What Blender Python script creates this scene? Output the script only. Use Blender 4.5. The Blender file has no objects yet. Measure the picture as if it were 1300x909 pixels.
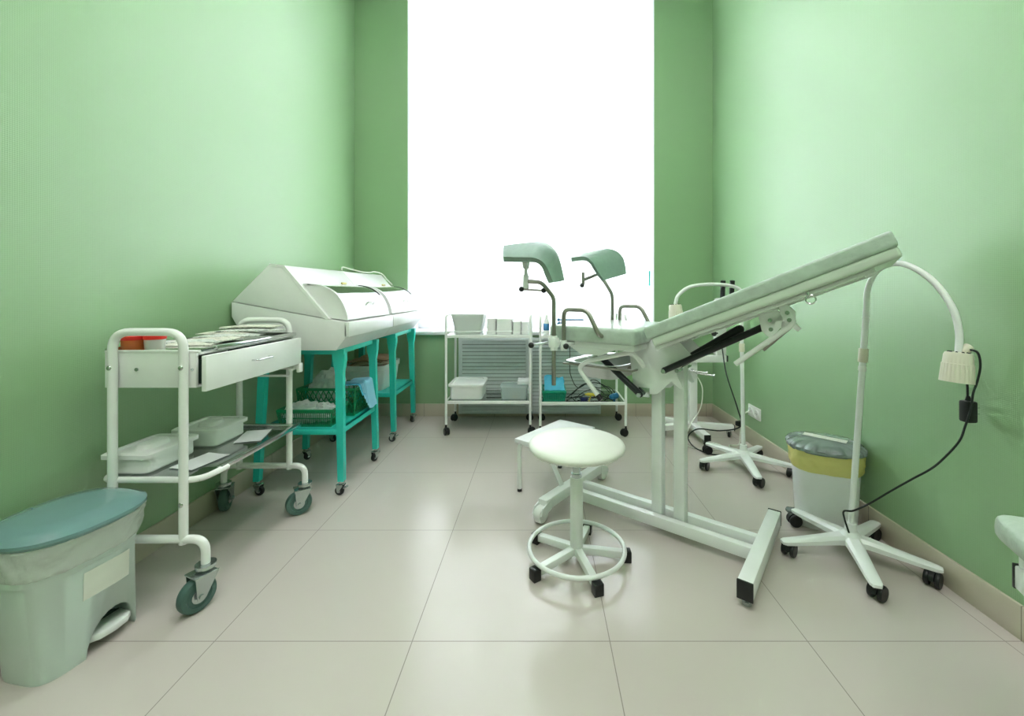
import bpy, bmesh, math, random
from mathutils import Vector, Matrix, noise
random.seed(7)
D = bpy.data
SC = bpy.context.scene
COL = SC.collection
PI = math.pi

# ------------------------------------------------------------------ camera
cam_d = D.cameras.new('camera'); cam = D.objects.new('camera', cam_d); COL.objects.link(cam)
cam_d.sensor_fit = 'HORIZONTAL'; cam_d.sensor_width = 36.0
cam_d.lens = 36.0 * 539.0 / 1300.0
cam_d.shift_x = -(686 - 650) / 1300.0
cam_d.shift_y = -(454.5 - 370) / 1300.0
cam_d.clip_start = 0.02
cam.location = (0, 0, 1.062); cam.rotation_euler = (PI / 2, 0, 0)
SC.camera = cam

# ------------------------------------------------------------------ light
SC.view_settings.view_transform = 'Standard'
SC.view_settings.look = 'None'
SC.view_settings.exposure = 0.84
SC.view_settings.gamma = 1.0
SC.view_settings.use_curve_mapping = False
world = D.worlds.new('overcast_sky'); SC.world = world; world.use_nodes = True
bg = world.node_tree.nodes['Background']
bg.inputs[0].default_value = (0.97, 0.94, 1.0, 1); bg.inputs[1].default_value = 26.0


def area(name, loc, rot, sx, sy, power, col):
    l = D.lights.new(name, 'AREA'); l.shape = 'RECTANGLE'; l.size = sx; l.size_y = sy
    l.energy = power; l.color = col
    o = D.objects.new(name, l); COL.objects.link(o); o.location = loc; o.rotation_euler = rot
    return o


# added fill lights under the ceiling, out of view
for i, (lx, ly) in enumerate(((-0.75, 1.5), (0.65, 1.5), (-0.75, 0.2), (0.65, 0.2), (-0.75, -1.2), (0.65, -1.2))):
    area('ceiling_fill_light', (lx, ly, 3.86), (0, 0, 0), 0.56, 0.56, 7, (1.0, 0.95, 0.97))


# ------------------------------------------------------------------ materials
def lin(c):
    return tuple((v / 12.92 if v <= 0.04045 else ((v + 0.055) / 1.055) ** 2.4) for v in [x / 255.0 for x in c]) + (1,)


def mat(name, rgb, rough=0.5, metal=0.0, var=0.05, scale=12.0, bump=0.0, bscale=60.0, trans=0.0, alpha=1.0, coat=0.0, spec=0.5):
    m = D.materials.new(name); m.use_nodes = True
    nt = m.node_tree; b = nt.nodes['Principled BSDF']
    tc = nt.nodes.new('ShaderNodeTexCoord')
    nz = nt.nodes.new('ShaderNodeTexNoise'); nz.inputs['Scale'].default_value = scale; nz.inputs['Detail'].default_value = 3
    nt.links.new(tc.outputs['Object'], nz.inputs['Vector'])
    mx = nt.nodes.new('ShaderNodeMix'); mx.data_type = 'RGBA'
    c = lin(rgb)
    mx.inputs['A'].default_value = tuple(min(1, v * (1 - var)) for v in c[:3]) + (1,)
    mx.inputs['B'].default_value = tuple(min(1, v * (1 + var)) for v in c[:3]) + (1,)
    nt.links.new(nz.outputs['Fac'], mx.inputs['Factor'])
    nt.links.new(mx.outputs['Result'], b.inputs['Base Color'])
    b.inputs['Roughness'].default_value = rough; b.inputs['Metallic'].default_value = metal
    b.inputs['Transmission Weight'].default_value = trans
    b.inputs['Alpha'].default_value = alpha
    b.inputs['Coat Weight'].default_value = coat
    b.inputs['Specular IOR Level'].default_value = spec
    if bump:
        n2 = nt.nodes.new('ShaderNodeTexNoise'); n2.inputs['Scale'].default_value = bscale; n2.inputs['Detail'].default_value = 4
        nt.links.new(tc.outputs['Object'], n2.inputs['Vector'])
        bp = nt.nodes.new('ShaderNodeBump'); bp.inputs['Strength'].default_value = bump; bp.inputs['Distance'].default_value = 0.004
        nt.links.new(n2.outputs['Fac'], bp.inputs['Height']); nt.links.new(bp.outputs['Normal'], b.inputs['Normal'])
    return m


def mathn(nt, op, a, b=None, c=None):
    n = nt.nodes.new('ShaderNodeMath'); n.operation = op
    for i, v in enumerate((a, b, c)):
        if v is None: continue
        if isinstance(v, (int, float)): n.inputs[i].default_value = v
        else: nt.links.new(v, n.inputs[i])
    return n.outputs[0]


def wall_mat():
    """green paint on wallpaper with a fine woven diamond relief"""
    m = mat('green_wallpaper', (140, 176, 131), 0.5, var=0.04, scale=1.3, spec=0.6)
    m.node_tree.nodes['Principled BSDF'].inputs['Coat Weight'].default_value = 0.8; m.node_tree.nodes['Principled BSDF'].inputs['Coat Roughness'].default_value = 0.32
    nt = m.node_tree; b = nt.nodes['Principled BSDF']
    tc = nt.nodes.new('ShaderNodeTexCoord'); sp = nt.nodes.new('ShaderNodeSeparateXYZ')
    nt.links.new(tc.outputs['Object'], sp.inputs[0])
    h = mathn(nt, 'ADD', sp.outputs[0], sp.outputs[1]); z = sp.outputs[2]
    a1 = mathn(nt, 'SINE', mathn(nt, 'MULTIPLY', mathn(nt, 'ADD', h, z), 2 * PI / 0.012))
    a2 = mathn(nt, 'SINE', mathn(nt, 'MULTIPLY', mathn(nt, 'SUBTRACT', h, z), 2 * PI / 0.012))
    hh = mathn(nt, 'MULTIPLY', a1, a2)
    bp = nt.nodes.new('ShaderNodeBump'); bp.inputs['Strength'].default_value = 0.30; bp.inputs['Distance'].default_value = 0.0012
    nt.links.new(hh, bp.inputs['Height']); nt.links.new(bp.outputs['Normal'], b.inputs['Normal'])
    return m


def tile_mat(name, rgb, grout, px, py, rough=0.16, axis=(0, 1), size=0.6, lines=(True, True), w=0.0014):
    m = mat(name, rgb, rough, var=0.035, scale=2.2)
    nt = m.node_tree; b = nt.nodes['Principled BSDF']
    tc = nt.nodes.new('ShaderNodeTexCoord'); sp = nt.nodes.new('ShaderNodeSeparateXYZ')
    nt.links.new(tc.outputs['Object'], sp.inputs[0])
    ds = []
    for k, ph in ((axis[0], px), (axis[1], py)):
        u = mathn(nt, 'DIVIDE', mathn(nt, 'SUBTRACT', sp.outputs[k], ph), size)
        f = mathn(nt, 'FRACT', u)
        ds.append(mathn(nt, 'MULTIPLY', mathn(nt, 'MINIMUM', f, mathn(nt, 'SUBTRACT', 1.0, f)), size))
    d = ds[0] if not lines[1] else mathn(nt, 'MINIMUM', ds[0], ds[1])
    g = mathn(nt, 'LESS_THAN', d, w)
    prev = b.inputs['Base Color'].links[0].from_socket
    mx = nt.nodes.new('ShaderNodeMix'); mx.data_type = 'RGBA'
    nt.links.new(g, mx.inputs['Factor']); nt.links.new(prev, mx.inputs['A']); mx.inputs['B'].default_value = lin(grout)
    nt.links.new(mx.outputs['Result'], b.inputs['Base Color'])
    rg = mathn(nt, 'ADD', mathn(nt, 'MULTIPLY', g, 0.5), rough); nt.links.new(rg, b.inputs['Roughness'])
    return m


def glass_mat(name, tint=(235, 245, 240), rough=0.02, refl=0.12):
    m = D.materials.new(name); m.use_nodes = True; nt = m.node_tree; nt.nodes.clear()
    out = nt.nodes.new('ShaderNodeOutputMaterial'); tr = nt.nodes.new('ShaderNodeBsdfTransparent'); gl = nt.nodes.new('ShaderNodeBsdfGlossy')
    tr.inputs[0].default_value = lin(tint); gl.inputs['Roughness'].default_value = rough; gl.inputs[0].default_value = (1, 1, 1, 1)
    lw = nt.nodes.new('ShaderNodeFresnel'); lw.inputs[0].default_value = 1.5
    f = mathn(nt, 'ADD', lw.outputs[0], refl)
    ms = nt.nodes.new('ShaderNodeMixShader'); nt.links.new(f, ms.inputs[0]); nt.links.new(tr.outputs[0], ms.inputs[1]); nt.links.new(gl.outputs[0], ms.inputs[2])
    nt.links.new(ms.outputs[0], out.inputs[0])
    return m


def thin_mat(name, rgb, transl=0.5, rough=0.4, alpha=1.0, bump=0.0, bscale=40):
    """thin sheet that lets light through (fabric, plastic film)"""
    m = mat(name, rgb, rough, var=0.03, bump=bump, bscale=bscale)
    nt = m.node_tree; b = nt.nodes['Principled BSDF']; out = nt.nodes['Material Output']
    t = nt.nodes.new('ShaderNodeBsdfTranslucent'); t.inputs[0].default_value = lin(rgb)
    ms = nt.nodes.new('ShaderNodeMixShader'); ms.inputs[0].default_value = transl
    nt.links.new(b.outputs[0], ms.inputs[1]); nt.links.new(t.outputs[0], ms.inputs[2])
    last = ms
    if alpha < 1:
        tp = nt.nodes.new('ShaderNodeBsdfTransparent'); m2 = nt.nodes.new('ShaderNodeMixShader'); m2.inputs[0].default_value = alpha
        nt.links.new(tp.outputs[0], m2.inputs[1]); nt.links.new(ms.outputs[0], m2.inputs[2]); last = m2
    nt.links.new(last.outputs[0], out.inputs[0])
    return m


def print_mat(name, rgb, ink, scale=90, thr=0.52):
    """paper with faint printed text-like blotches"""
    m = mat(name, rgb, 0.6, var=0.04)
    nt = m.node_tree; b = nt.nodes['Principled BSDF']
    tc = nt.nodes.new('ShaderNodeTexCoord'); mp = nt.nodes.new('ShaderNodeMapping'); mp.inputs['Scale'].default_value = (1.0, 3.0, 1.0)
    nz = nt.nodes.new('ShaderNodeTexNoise'); nz.inputs['Scale'].default_value = scale; nz.inputs['Detail'].default_value = 2
    nt.links.new(tc.outputs['Object'], mp.inputs[0]); nt.links.new(mp.outputs[0], nz.inputs['Vector'])
    g = mathn(nt, 'GREATER_THAN', nz.outputs['Fac'], thr)
    prev = b.inputs['Base Color'].links[0].from_socket
    mx = nt.nodes.new('ShaderNodeMix'); mx.data_type = 'RGBA'; nt.links.new(g, mx.inputs['Factor'])
    nt.links.new(prev, mx.inputs['A']); mx.inputs['B'].default_value = lin(ink)
    nt.links.new(mx.outputs['Result'], b.inputs['Base Color'])
    return m


M = dict(
    wall=wall_mat(),
    ceiling=mat('ceiling_paint', (240, 242, 238), 0.8),
    floor=tile_mat('floor_porcelain_tiles', (200, 192, 185), (140, 131, 125), 0.211, 0.089, rough=0.17),
    base_x=tile_mat('baseboard_tile_back', (196, 188, 170), (140, 132, 118), 0.211, 0, rough=0.3, lines=(True, False)),
    base_y=tile_mat('baseboard_tile_side', (196, 188, 170), (140, 132, 118), 0.089, 0, rough=0.3, axis=(1, 0), lines=(True, False)),
    plaster=mat('white_reveal_paint', (238, 242, 244), 0.5),
    pvc=mat('white_window_plastic', (240, 242, 244), 0.3),
    pane=glass_mat('window_glass', (245, 250, 252)),
    blind=thin_mat('blind_fabric', (250, 250, 248), 0.62, 0.7),
    paint=mat('white_powder_coat', (246, 248, 246), 0.32, coat=0.1),
    paint2=mat('mint_white_enamel', (242, 246, 244), 0.3, coat=0.15),
    cab=mat('cabinet_enamel', (236, 238, 236), 0.3, coat=0.15),
    teal=mat('teal_powder_coat', (44, 196, 182), 0.35, coat=0.1),
    chrome=mat('chrome', (214, 216, 216), 0.14, 1.0, var=0.02),
    steel=mat('brushed_steel', (196, 200, 198), 0.28, 1.0, var=0.05, scale=30),
    steelpaint=mat('grey_steel_tube', (160, 158, 150), 0.3, 0.85, var=0.03),
    zinc=mat('zinc_plated', (190, 200, 200), 0.25, 0.9, var=0.05),
    rubber=mat('grey_green_rubber', (78, 112, 104), 0.5),
    black=mat('black_plastic', (22, 26, 28), 0.38),
    strut=mat('black_damper_paint', (26, 34, 38), 0.28),
    glasstop=glass_mat('shelf_glass', (190, 215, 205), 0.03, 0.3),
    smoked=glass_mat('hood_acrylic', (165, 185, 172), 0.05, 0.32),
    vinyl=mat('white_vinyl', (236, 240, 230), 0.4, bump=0.05, bscale=30),
    film=mat('vinyl_under_plastic_film', (184, 200, 188), 0.3, var=0.2, scale=30, bump=0.9, bscale=38, coat=0.25),
    stirrup=mat('grey_green_stirrup_pad', (128, 154, 142), 0.34, var=0.1, scale=40, bump=0.3, bscale=60),
    shell=mat('shell_vinyl', (208, 220, 206), 0.35, bump=0.08, bscale=30),
    plast=mat('white_plastic', (247, 248, 247), 0.35),
    plast_tr=thin_mat('milky_plastic', (235, 240, 236), 0.25, 0.3),
    clearbox=thin_mat('clear_plastic', (225, 238, 236), 0.4, 0.2, alpha=0.5),
    binbody=thin_mat('pale_bin_plastic', (226, 240, 234), 0.15, 0.35),
    binwhite=mat('white_bin_plastic', (246, 248, 248), 0.32),
    lid_l=mat('blue_grey_bin_lid', (112, 148, 148), 0.12, coat=0.3),
    lid_r=mat('dark_grey_bin_lid', (132, 144, 142), 0.2, 0.3, coat=0.3),
    liner=thin_mat('clear_white_liner', (244, 248, 244), 0.35, 0.16, alpha=0.7, bump=1.0, bscale=45),
    liner_y=thin_mat('yellow_liner', (250, 242, 150), 0.3, 0.25, alpha=0.8, bump=0.8, bscale=26),
    bag=thin_mat('white_crumpled_film', (240, 245, 242), 0.35, 0.3, alpha=0.86, bump=0.6, bscale=30),
    basket=mat('green_basket_plastic', (16, 130, 84), 0.35),
    basket_t=mat('teal_basket_plastic', (20, 150, 120), 0.35),
    bluecloth=thin_mat('pale_blue_nonwoven', (150, 214, 236), 0.2, 0.7),
    bluefold=thin_mat('blue_nonwoven', (80, 190, 222), 0.2, 0.7),
    kraft=mat('kraft_paper', (170, 134, 104), 0.7, var=0.14, scale=18, bump=0.3, bscale=20),
    kraft2=mat('pale_kraft_paper', (198, 176, 152), 0.7, var=0.12, scale=18, bump=0.3, bscale=20),
    paper=mat('white_paper', (242, 243, 245), 0.6),
    label=mat('faded_sticker', (232, 234, 224), 0.5, var=0.08),
    news=print_mat('printed_pouch_paper', (224, 228, 222), (176, 184, 178), 60, 0.54),
    news2=print_mat('cream_printed_pouch', (224, 222, 210), (190, 190, 178), 45, 0.57),
    red=mat('red_lid_plastic', (206, 40, 30), 0.35),
    amber=thin_mat('amber_jar', (216, 120, 60), 0.3, 0.25),
    jarwhite=thin_mat('milky_jar', (232, 234, 226), 0.3, 0.3),
    lilac=mat('lilac_sheet', (222, 206, 230), 0.5),
    brass=mat('brassy_catch', (176, 164, 96), 0.3, 0.8),
    ivory=mat('ivory_plastic', (230, 226, 208), 0.4),
    orange=mat('orange_cap', (250, 170, 40), 0.4),
    yellow=mat('yellow_plug', (214, 200, 70), 0.4),
    blueplug=mat('blue_plug', (28, 110, 150), 0.4),
    navy=mat('navy_plug', (30, 44, 100), 0.4),
    bluelab=mat('blue_label', (60, 120, 170), 0.4),
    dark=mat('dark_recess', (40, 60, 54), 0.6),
    radiator=mat('radiator_screen_paint', (236, 242, 244), 0.35),
    cableblack=mat('black_cable', (20, 30, 30), 0.45),
    cablewhite=mat('white_cable', (222, 226, 214), 0.45),
    fill_glow=None,
)
em = D.materials.new('fill_panel_glow'); em.use_nodes = True  # glow of the added ceiling fill panels
_b = em.node_tree.nodes['Principled BSDF']; _b.inputs['Emission Color'].default_value = (1, .98, .95, 1); _b.inputs['Emission Strength'].default_value = 2.0
M['fill_glow'] = em

XF = {}


# ------------------------------------------------------------------ mesh builder
def xform(o):
    return XF.get(o.name, Matrix.Identity(4))


class MB:
    def __init__(s):
        s.bm = bmesh.new()

    def _merge(s, t, mtx=None):
        me = D.meshes.new('t'); t.to_mesh(me); t.free()
        if mtx is not None: me.transform(mtx)
        s.bm.from_mesh(me); D.meshes.remove(me)
        return s

    def box(s, c, size, rot=(0, 0, 0), bev=0.0, seg=2):
        t = bmesh.new(); bmesh.ops.create_cube(t, size=1.0)
        for v in t.verts: v.co = Vector((v.co.x * size[0], v.co.y * size[1], v.co.z * size[2]))
        if bev > 0:
            bev = min(bev, min(size) * 0.49)
            bmesh.ops.bevel(t, geom=t.edges[:], offset=bev, segments=seg, profile=0.5, affect='EDGES')
        from mathutils import Euler
        return s._merge(t, Matrix.Translation(c) @ Euler(rot).to_matrix().to_4x4())

    def bb(s, a, b, bev=0.0, seg=2):
        c = [(a[i] + b[i]) / 2 for i in range(3)]; z = [abs(b[i] - a[i]) for i in range(3)]
        return s.box(c, z, bev=bev, seg=seg)

    def beam(s, p0, p1, w, h, bev=0.003, up=(0, 0, 1)):
        """box section from p0 to p1, w across, h along up"""
        p0, p1 = Vector(p0), Vector(p1); d = p1 - p0; L = d.length; d.normalize()
        u = Vector(up); x = d.cross(u)
        if x.length < 1e-4: x = d.cross(Vector((1, 0, 0)))
        x.normalize(); z = x.cross(d)
        t = bmesh.new(); bmesh.ops.create_cube(t, size=1.0)
        for v in t.verts: v.co = Vector((v.co.x * w, v.co.y * L, v.co.z * h))
        if bev: bmesh.ops.bevel(t, geom=t.edges[:], offset=min(bev, w * .45, h * .45), segments=2, profile=0.5, affect='EDGES')
        R = Matrix((x, d, z)).transposed().to_4x4()
        return s._merge(t, Matrix.Translation((p0 + p1) / 2) @ R)

    def cyl(s, p0, p1, r, r2=None, seg=24, bev=0.0):
        p0, p1 = Vector(p0), Vector(p1); d = p1 - p0; L = d.length
        if r2 is None: r2 = r
        t = bmesh.new()
        bmesh.ops.create_cone(t, cap_ends=True, segments=seg, radius1=r, radius2=r2, depth=L)
        if bev:
            es = [e for e in t.edges if abs(e.verts[0].co.z - e.verts[1].co.z) < 1e-6]
            bmesh.ops.bevel(t, geom=es, offset=bev, segments=2, profile=0.5, affect='EDGES')
        q = d.to_track_quat('Z', 'Y').to_matrix().to_4x4()
        return s._merge(t, Matrix.Translation((p0 + p1) / 2) @ q)

    def sphere(s, c, r, sc=(1, 1, 1), seg=20):
        t = bmesh.new(); bmesh.ops.create_uvsphere(t, u_segments=seg, v_segments=seg // 2 + 2, radius=r)
        return s._merge(t, Matrix.Translation(c) @ Matrix.Diagonal((sc[0], sc[1], sc[2], 1)))

    def tube(s, pts, r, seg=12, closed=False, fillet=0.0, sect=None):
        pts = [Vector(p) for p in pts]
        if fillet > 0: pts = fil(pts, fillet)
        n = len(pts); rings = []
        up = None
        for i in range(n):
            a = pts[(i - 1) % n] if (closed or i > 0) else pts[i]
            b = pts[(i + 1) % n] if (closed or i < n - 1) else pts[i]
            tg = (b - a).normalized()
            if up is None:
                up = Vector((0, 0, 1)) if abs(tg.z) < 0.9 else Vector((1, 0, 0))
            x = tg.cross(up).normalized(); up = x.cross(tg).normalized()
            rr = r[i] if isinstance(r, (list, tuple)) else r
            if sect: ring = [pts[i] + x * p[0] + up * p[1] for p in sect]
            else: ring = [pts[i] + (x * math.cos(2 * PI * k / seg) + up * math.sin(2 * PI * k / seg)) * rr for k in range(seg)]
            rings.append([s.bm.verts.new(p) for p in ring])
        m = len(rings[0])
        for i in range(n if closed else n - 1):
            A, B = rings[i], rings[(i + 1) % n]
            for k in range(m):
                s.bm.faces.new((A[k], A[(k + 1) % m], B[(k + 1) % m], B[k]))
        if not closed:
            s.bm.faces.new(list(reversed(rings[0]))); s.bm.faces.new(rings[-1])
        return s

    def prism(s, poly, axis, a, b, bev=0.0):
        """poly of 2-D points; axis 'x','y','z' is extruded from a to b"""
        t = bmesh.new()
        def P(u, v, w): return {'x': (w, u, v), 'y': (u, w, v), 'z': (u, v, w)}[axis]
        A = [t.verts.new(P(u, v, a)) for u, v in poly]; B = [t.verts.new(P(u, v, b)) for u, v in poly]
        t.faces.new(A); t.faces.new(list(reversed(B))); n = len(poly)
        for k in range(n): t.faces.new((A[k], B[k], B[(k + 1) % n], A[(k + 1) % n]))
        bmesh.ops.recalc_face_normals(t, faces=t.faces[:])
        if bev: bmesh.ops.bevel(t, geom=t.edges[:], offset=bev, segments=2, profile=0.5, affect='EDGES')
        return s._merge(t)

    def loft(s, rings, cap0=True, cap1=True):
        R = [[s.bm.verts.new(p) for p in ring] for ring in rings]
        m = len(R[0])
        for i in range(len(R) - 1):
            for k in range(m): s.bm.faces.new((R[i][k], R[i][(k + 1) % m], R[i + 1][(k + 1) % m], R[i + 1][k]))
        if cap0: s.bm.faces.new(list(reversed(R[0])))
        if cap1: s.bm.faces.new(R[-1])
        return s

    def lathe(s, prof, c, seg=40, axis=None):
        rings = []
        for r, z in prof:
            rings.append([Vector((r * math.cos(2 * PI * k / seg), r * math.sin(2 * PI * k / seg), z)) for k in range(seg)])
        mt = Matrix.Translation(c)
        if axis: mt = mt @ Vector(axis).to_track_quat('Z', 'Y').to_matrix().to_4x4()
        return s.loft([[mt @ p for p in rg] for rg in rings])

    def sheet(s, f, nu, nv, th=0.0015):
        """solid sheet: f(u,v)->Vector for u,v in 0..1"""
        top = [[Vector(f(i / nu, j / nv)) for j in range(nv + 1)] for i in range(nu + 1)]
        nrm = [[None] * (nv + 1) for _ in range(nu + 1)]
        for i in range(nu + 1):
            for j in range(nv + 1):
                du = top[min(i + 1, nu)][j] - top[max(i - 1, 0)][j]; dv = top[i][min(j + 1, nv)] - top[i][max(j - 1, 0)]
                nrm[i][j] = du.cross(dv).normalized()
        A = [[s.bm.verts.new(top[i][j]) for j in range(nv + 1)] for i in range(nu + 1)]
        B = [[s.bm.verts.new(top[i][j] - nrm[i][j] * th) for j in range(nv + 1)] for i in range(nu + 1)]
        fa = s.bm.faces.new
        for i in range(nu):
            for j in range(nv):
                fa((A[i][j], A[i + 1][j], A[i + 1][j + 1], A[i][j + 1])); fa((B[i][j + 1], B[i + 1][j + 1], B[i + 1][j], B[i][j]))
        for i in range(nu):
            fa((A[i + 1][0], A[i][0], B[i][0], B[i + 1][0])); fa((A[i][nv], A[i + 1][nv], B[i + 1][nv], B[i][nv]))
        for j in range(nv):
            fa((A[0][j], A[0][j + 1], B[0][j + 1], B[0][j])); fa((A[nu][j + 1], A[nu][j], B[nu][j], B[nu][j + 1]))
        return s

    def blob(s, c, size, seed=0, amp=0.25, freq=3.0, sub=4, floor=None):
        t = bmesh.new(); bmesh.ops.create_icosphere(t, subdivisions=sub, radius=1.0)
        for v in t.verts:
            n = v.co.normalized(); q = n * freq + Vector((seed * 7.3, seed * 3.1, seed))
            d = 1 + amp * (abs(noise.noise(q)) * 2.2 - 0.5) + amp * 0.5 * noise.noise(q * 2.7)
            v.co = Vector((c[0] + n.x * d * size[0], c[1] + n.y * d * size[1], c[2] + n.z * d * size[2]))
            if floor is not None and v.co.z < floor: v.co.z = floor
        return s._merge(t)

    def xf(s, mtx):
        bmesh.ops.transform(s.bm, matrix=mtx, verts=s.bm.verts[:]); return s

    def build(s, name, m, parent=None, world=False, smooth=True, ang=38, cut=None):
        bmesh.ops.recalc_face_normals(s.bm, faces=s.bm.faces[:])
        me = D.meshes.new(name); s.bm.to_mesh(me); s.bm.free()
        if world and parent is not None: me.transform(xform(parent).inverted())
        me.materials.append(M[m] if isinstance(m, str) else m)
        if smooth:
            me.polygons.foreach_set('use_smooth', [True] * len(me.polygons)); me.set_sharp_from_angle(angle=math.radians(ang))
        o = D.objects.new(name, me); COL.objects.link(o)
        if parent is not None:
            o.parent = parent; XF[o.name] = xform(parent)
        return o


def fil(pts, r, n=7):
    out = [pts[0]]
    for i in range(1, len(pts) - 1):
        a, b, c = pts[i - 1], pts[i], pts[i + 1]
        d1 = (a - b); d2 = (c - b); q = min(r, d1.length * .49, d2.length * .49)
        A = b + d1.normalized() * q; C_ = b + d2.normalized() * q
        for k in range(n + 1):
            t = k / n; out.append(A * (1 - t) ** 2 + b * 2 * t * (1 - t) + C_ * t * t)
    out.append(pts[-1]); return out


def spline(pts, n=10):
    P = [Vector(p) for p in pts]; P = [P[0] * 2 - P[1]] + P + [P[-1] * 2 - P[-2]]
    out = []
    for i in range(1, len(P) - 2):
        for k in range(n):
            t = k / n; a, b, c, d = P[i - 1:i + 3]
            out.append(0.5 * ((2 * b) + (c - a) * t + (2 * a - 5 * b + 4 * c - d) * t * t + (3 * b - a - 3 * c + d) * t ** 3))
    out.append(P[-2]); return out


def thing(name, label, cat, loc=(0, 0, 0), rz=0.0, group=None):
    o = D.objects.new(name, None); COL.objects.link(o); o.empty_display_size = 0.05
    o.location = loc; o.rotation_euler = (0, 0, rz)
    XF[o.name] = Matrix.Translation(loc) @ Matrix.Rotation(rz, 4, 'Z')
    o['label'] = label; o['category'] = cat
    if group: o['group'] = group
    return o


def tag(o, label, cat, group=None, kind=None):
    o['label'] = label; o['category'] = cat
    if group: o['group'] = group
    if kind: o['kind'] = kind
    return o


def plabel(o, l):
    o['label'] = l; return o


def struct(o):
    o['kind'] = 'structure'; return o


def supel(cx, cy, z, a, b, n=2.6, m=56, lobes=0, lamp=0.0, rot=0.0):
    out = []
    for k in range(m):
        t = 2 * PI * k / m; c, s_ = math.cos(t), math.sin(t)
        x = a * math.copysign(abs(c) ** (2 / n), c); y = b * math.copysign(abs(s_) ** (2 / n), s_)
        if lobes: q = 1 + lamp * abs(math.sin(lobes * t / 2)); x *= q; y *= q
        out.append(Vector((cx + x * math.cos(rot) - y * math.sin(rot), cy + x * math.sin(rot) + y * math.cos(rot), z)))
    return out


def castor(root, x, y, r, htop, yaw, fork, tyre, w=0.024, lock=False, trail=0.02):
    """swivel castor: fork (part) > wheel (sub-part); stem at x,y; wheel trails along yaw"""
    d = Vector((math.cos(yaw), math.sin(yaw), 0)); sd = Vector((-d.y, d.x, 0)); c = Vector((x, y, r)) + d * trail
    f = MB()
    f.cyl((x, y, htop - 0.012), (x, y, htop), w * 0.9, seg=20)
    f.cyl((x, y, 2 * r + 0.006), (x, y, htop), w * 0.45, seg=14)
    f.box(Vector((x, y, 2 * r + 0.009)) + d * trail * .5, (2.2 * w * 0.9, w * 1.9, 0.006), rot=(0, 0, yaw), bev=0.002)
    for sg in (-1, 1):
        o = sd * sg * w * 0.78
        t = bmesh.new()
        pl = [(-w * .8, 2 * r + .008), (w * 1.3, 2 * r + .008), (trail + r * .22, r * .85), (trail, r * .72), (trail - r * .22, r * .85)]
        A = [t.verts.new(Vector((x, y, 0)) + o + d * u + Vector((0, 0, v))) for u, v in pl]
        B = [t.verts.new(v.co + sd * sg * 0.003) for v in A]
        t.faces.new(A); t.faces.new(list(reversed(B)))
        for k in range(5): t.faces.new((A[k], B[k], B[(k + 1) % 5], A[(k + 1) % 5]))
        f._merge(t)
    f.cyl(c - sd * w, c + sd * w, r * .14, seg=12)
    if lock:
        f.box(Vector((x, y, 2 * r - 0.004)) - d * (r * 0.9), (r * 0.9, w * 1.1, 0.008), rot=(0, 0.5, yaw), bev=0.002)
    fo = f.build('castor', fork, root)
    wm = MB()
    wm.lathe([(r * .30, -w * .45), (r * .62, -w * .38), (r * .66, -w * .5), (r * .92, -w * .45), (r, -w * .2), (r, w * .2), (r * .92, w * .45), (r * .66, w * .5), (r * .62, w * .38), (r * .30, w * .45)], c, 32, axis=sd)
    wh = wm.build('wheel', tyre, fo)
    hb = MB(); hb.cyl(c - sd * w * .56, c + sd * w * .56, r * .42, seg=20); hb.build('hub', 'zinc' if fork != 'black' else 'black', fo)
    return fo


def twin(root, x, y, r, htop, yaw, w=0.042):
    """black twin-wheel furniture castor with hood"""
    d = Vector((math.cos(yaw), math.sin(yaw), 0)); sd = Vector((-d.y, d.x, 0)); c = Vector((x, y, r)) + d * r * .55
    f = MB(); f.cyl((x, y, r), (x, y, htop), 0.007, seg=12); f.cyl((x, y, r), (x, y, min(htop, r * 2 + .002)), r * .38, seg=16)
    rings = []
    for k in range(9):
        a = PI * (0.0 + k / 8.0)
        p = c + d * math.cos(a) * r * 1.08 + Vector((0, 0, math.sin(a) * r * 1.08))
        q = c + d * math.cos(a) * r * .5 + Vector((0, 0, math.sin(a) * r * .5))
        rings.append([p - sd * w * .16, p + sd * w * .16, q + sd * w * .16, q - sd * w * .16])
    f.loft(rings)
    fo = f.build('castor', 'black', root)
    for sg in (-1, 1):
        q = c + sd * sg * w * .34
        wm = MB(); wm.lathe([(r * .2, -w * .14), (r * .9, -w * .16), (r, -w * .08), (r, w * .08), (r * .9, w * .16), (r * .2, w * .14)], q, 28, axis=sd)
        wm.build('wheel', 'black', fo)
    return fo


# ================================================================== THE ROOM
XL, XR, YB, YF, ZC = -1.585, 1.471, 3.62, -2.2, 3.92
WX0, WX1, WZ0, WZ1 = -1.134, 0.973, 0.707, 3.80
struct(MB().bb((XL - .2, YF - .2, -.1), (XR + .2, YB + .42, 0)).build('floor', 'floor'))
struct(MB().bb((XL - .2, YF - .2, ZC), (XR + .2, YB + .42, ZC + .15)).build('ceiling', 'ceiling'))
struct(MB().bb((XL - .15, YF, 0), (XL, YB, ZC)).build('wall_left', 'wall'))
struct(MB().bb((XR, YF, 0), (XR + .15, YB, ZC)).build('wall_right', 'wall'))
struct(MB().bb((XL - .15, YF - .15, 0), (XR + .15, YF, ZC)).build('wall_front', 'wall'))
w = MB()
w.bb((XL - .15, YB, 0), (WX0, YB + .4, ZC)); w.bb((WX1, YB, 0), (XR + .15, YB + .4, ZC))
w.bb((WX0, YB, 0), (WX1, YB + .4, WZ0)); w.bb((WX0, YB, WZ1), (WX1, YB + .4, ZC))
struct(w.build('wall_back', 'wall'))
bh, bt = .106, .011
struct(MB().bb((XL, YB - bt, 0), (XR, YB, bh), bev=.002).build('baseboard_back', 'base_x'))
struct(MB().bb((XL, YF, 0), (XL + bt, YB - bt, bh), bev=.002).build('baseboard_left', 'base_y'))
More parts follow.
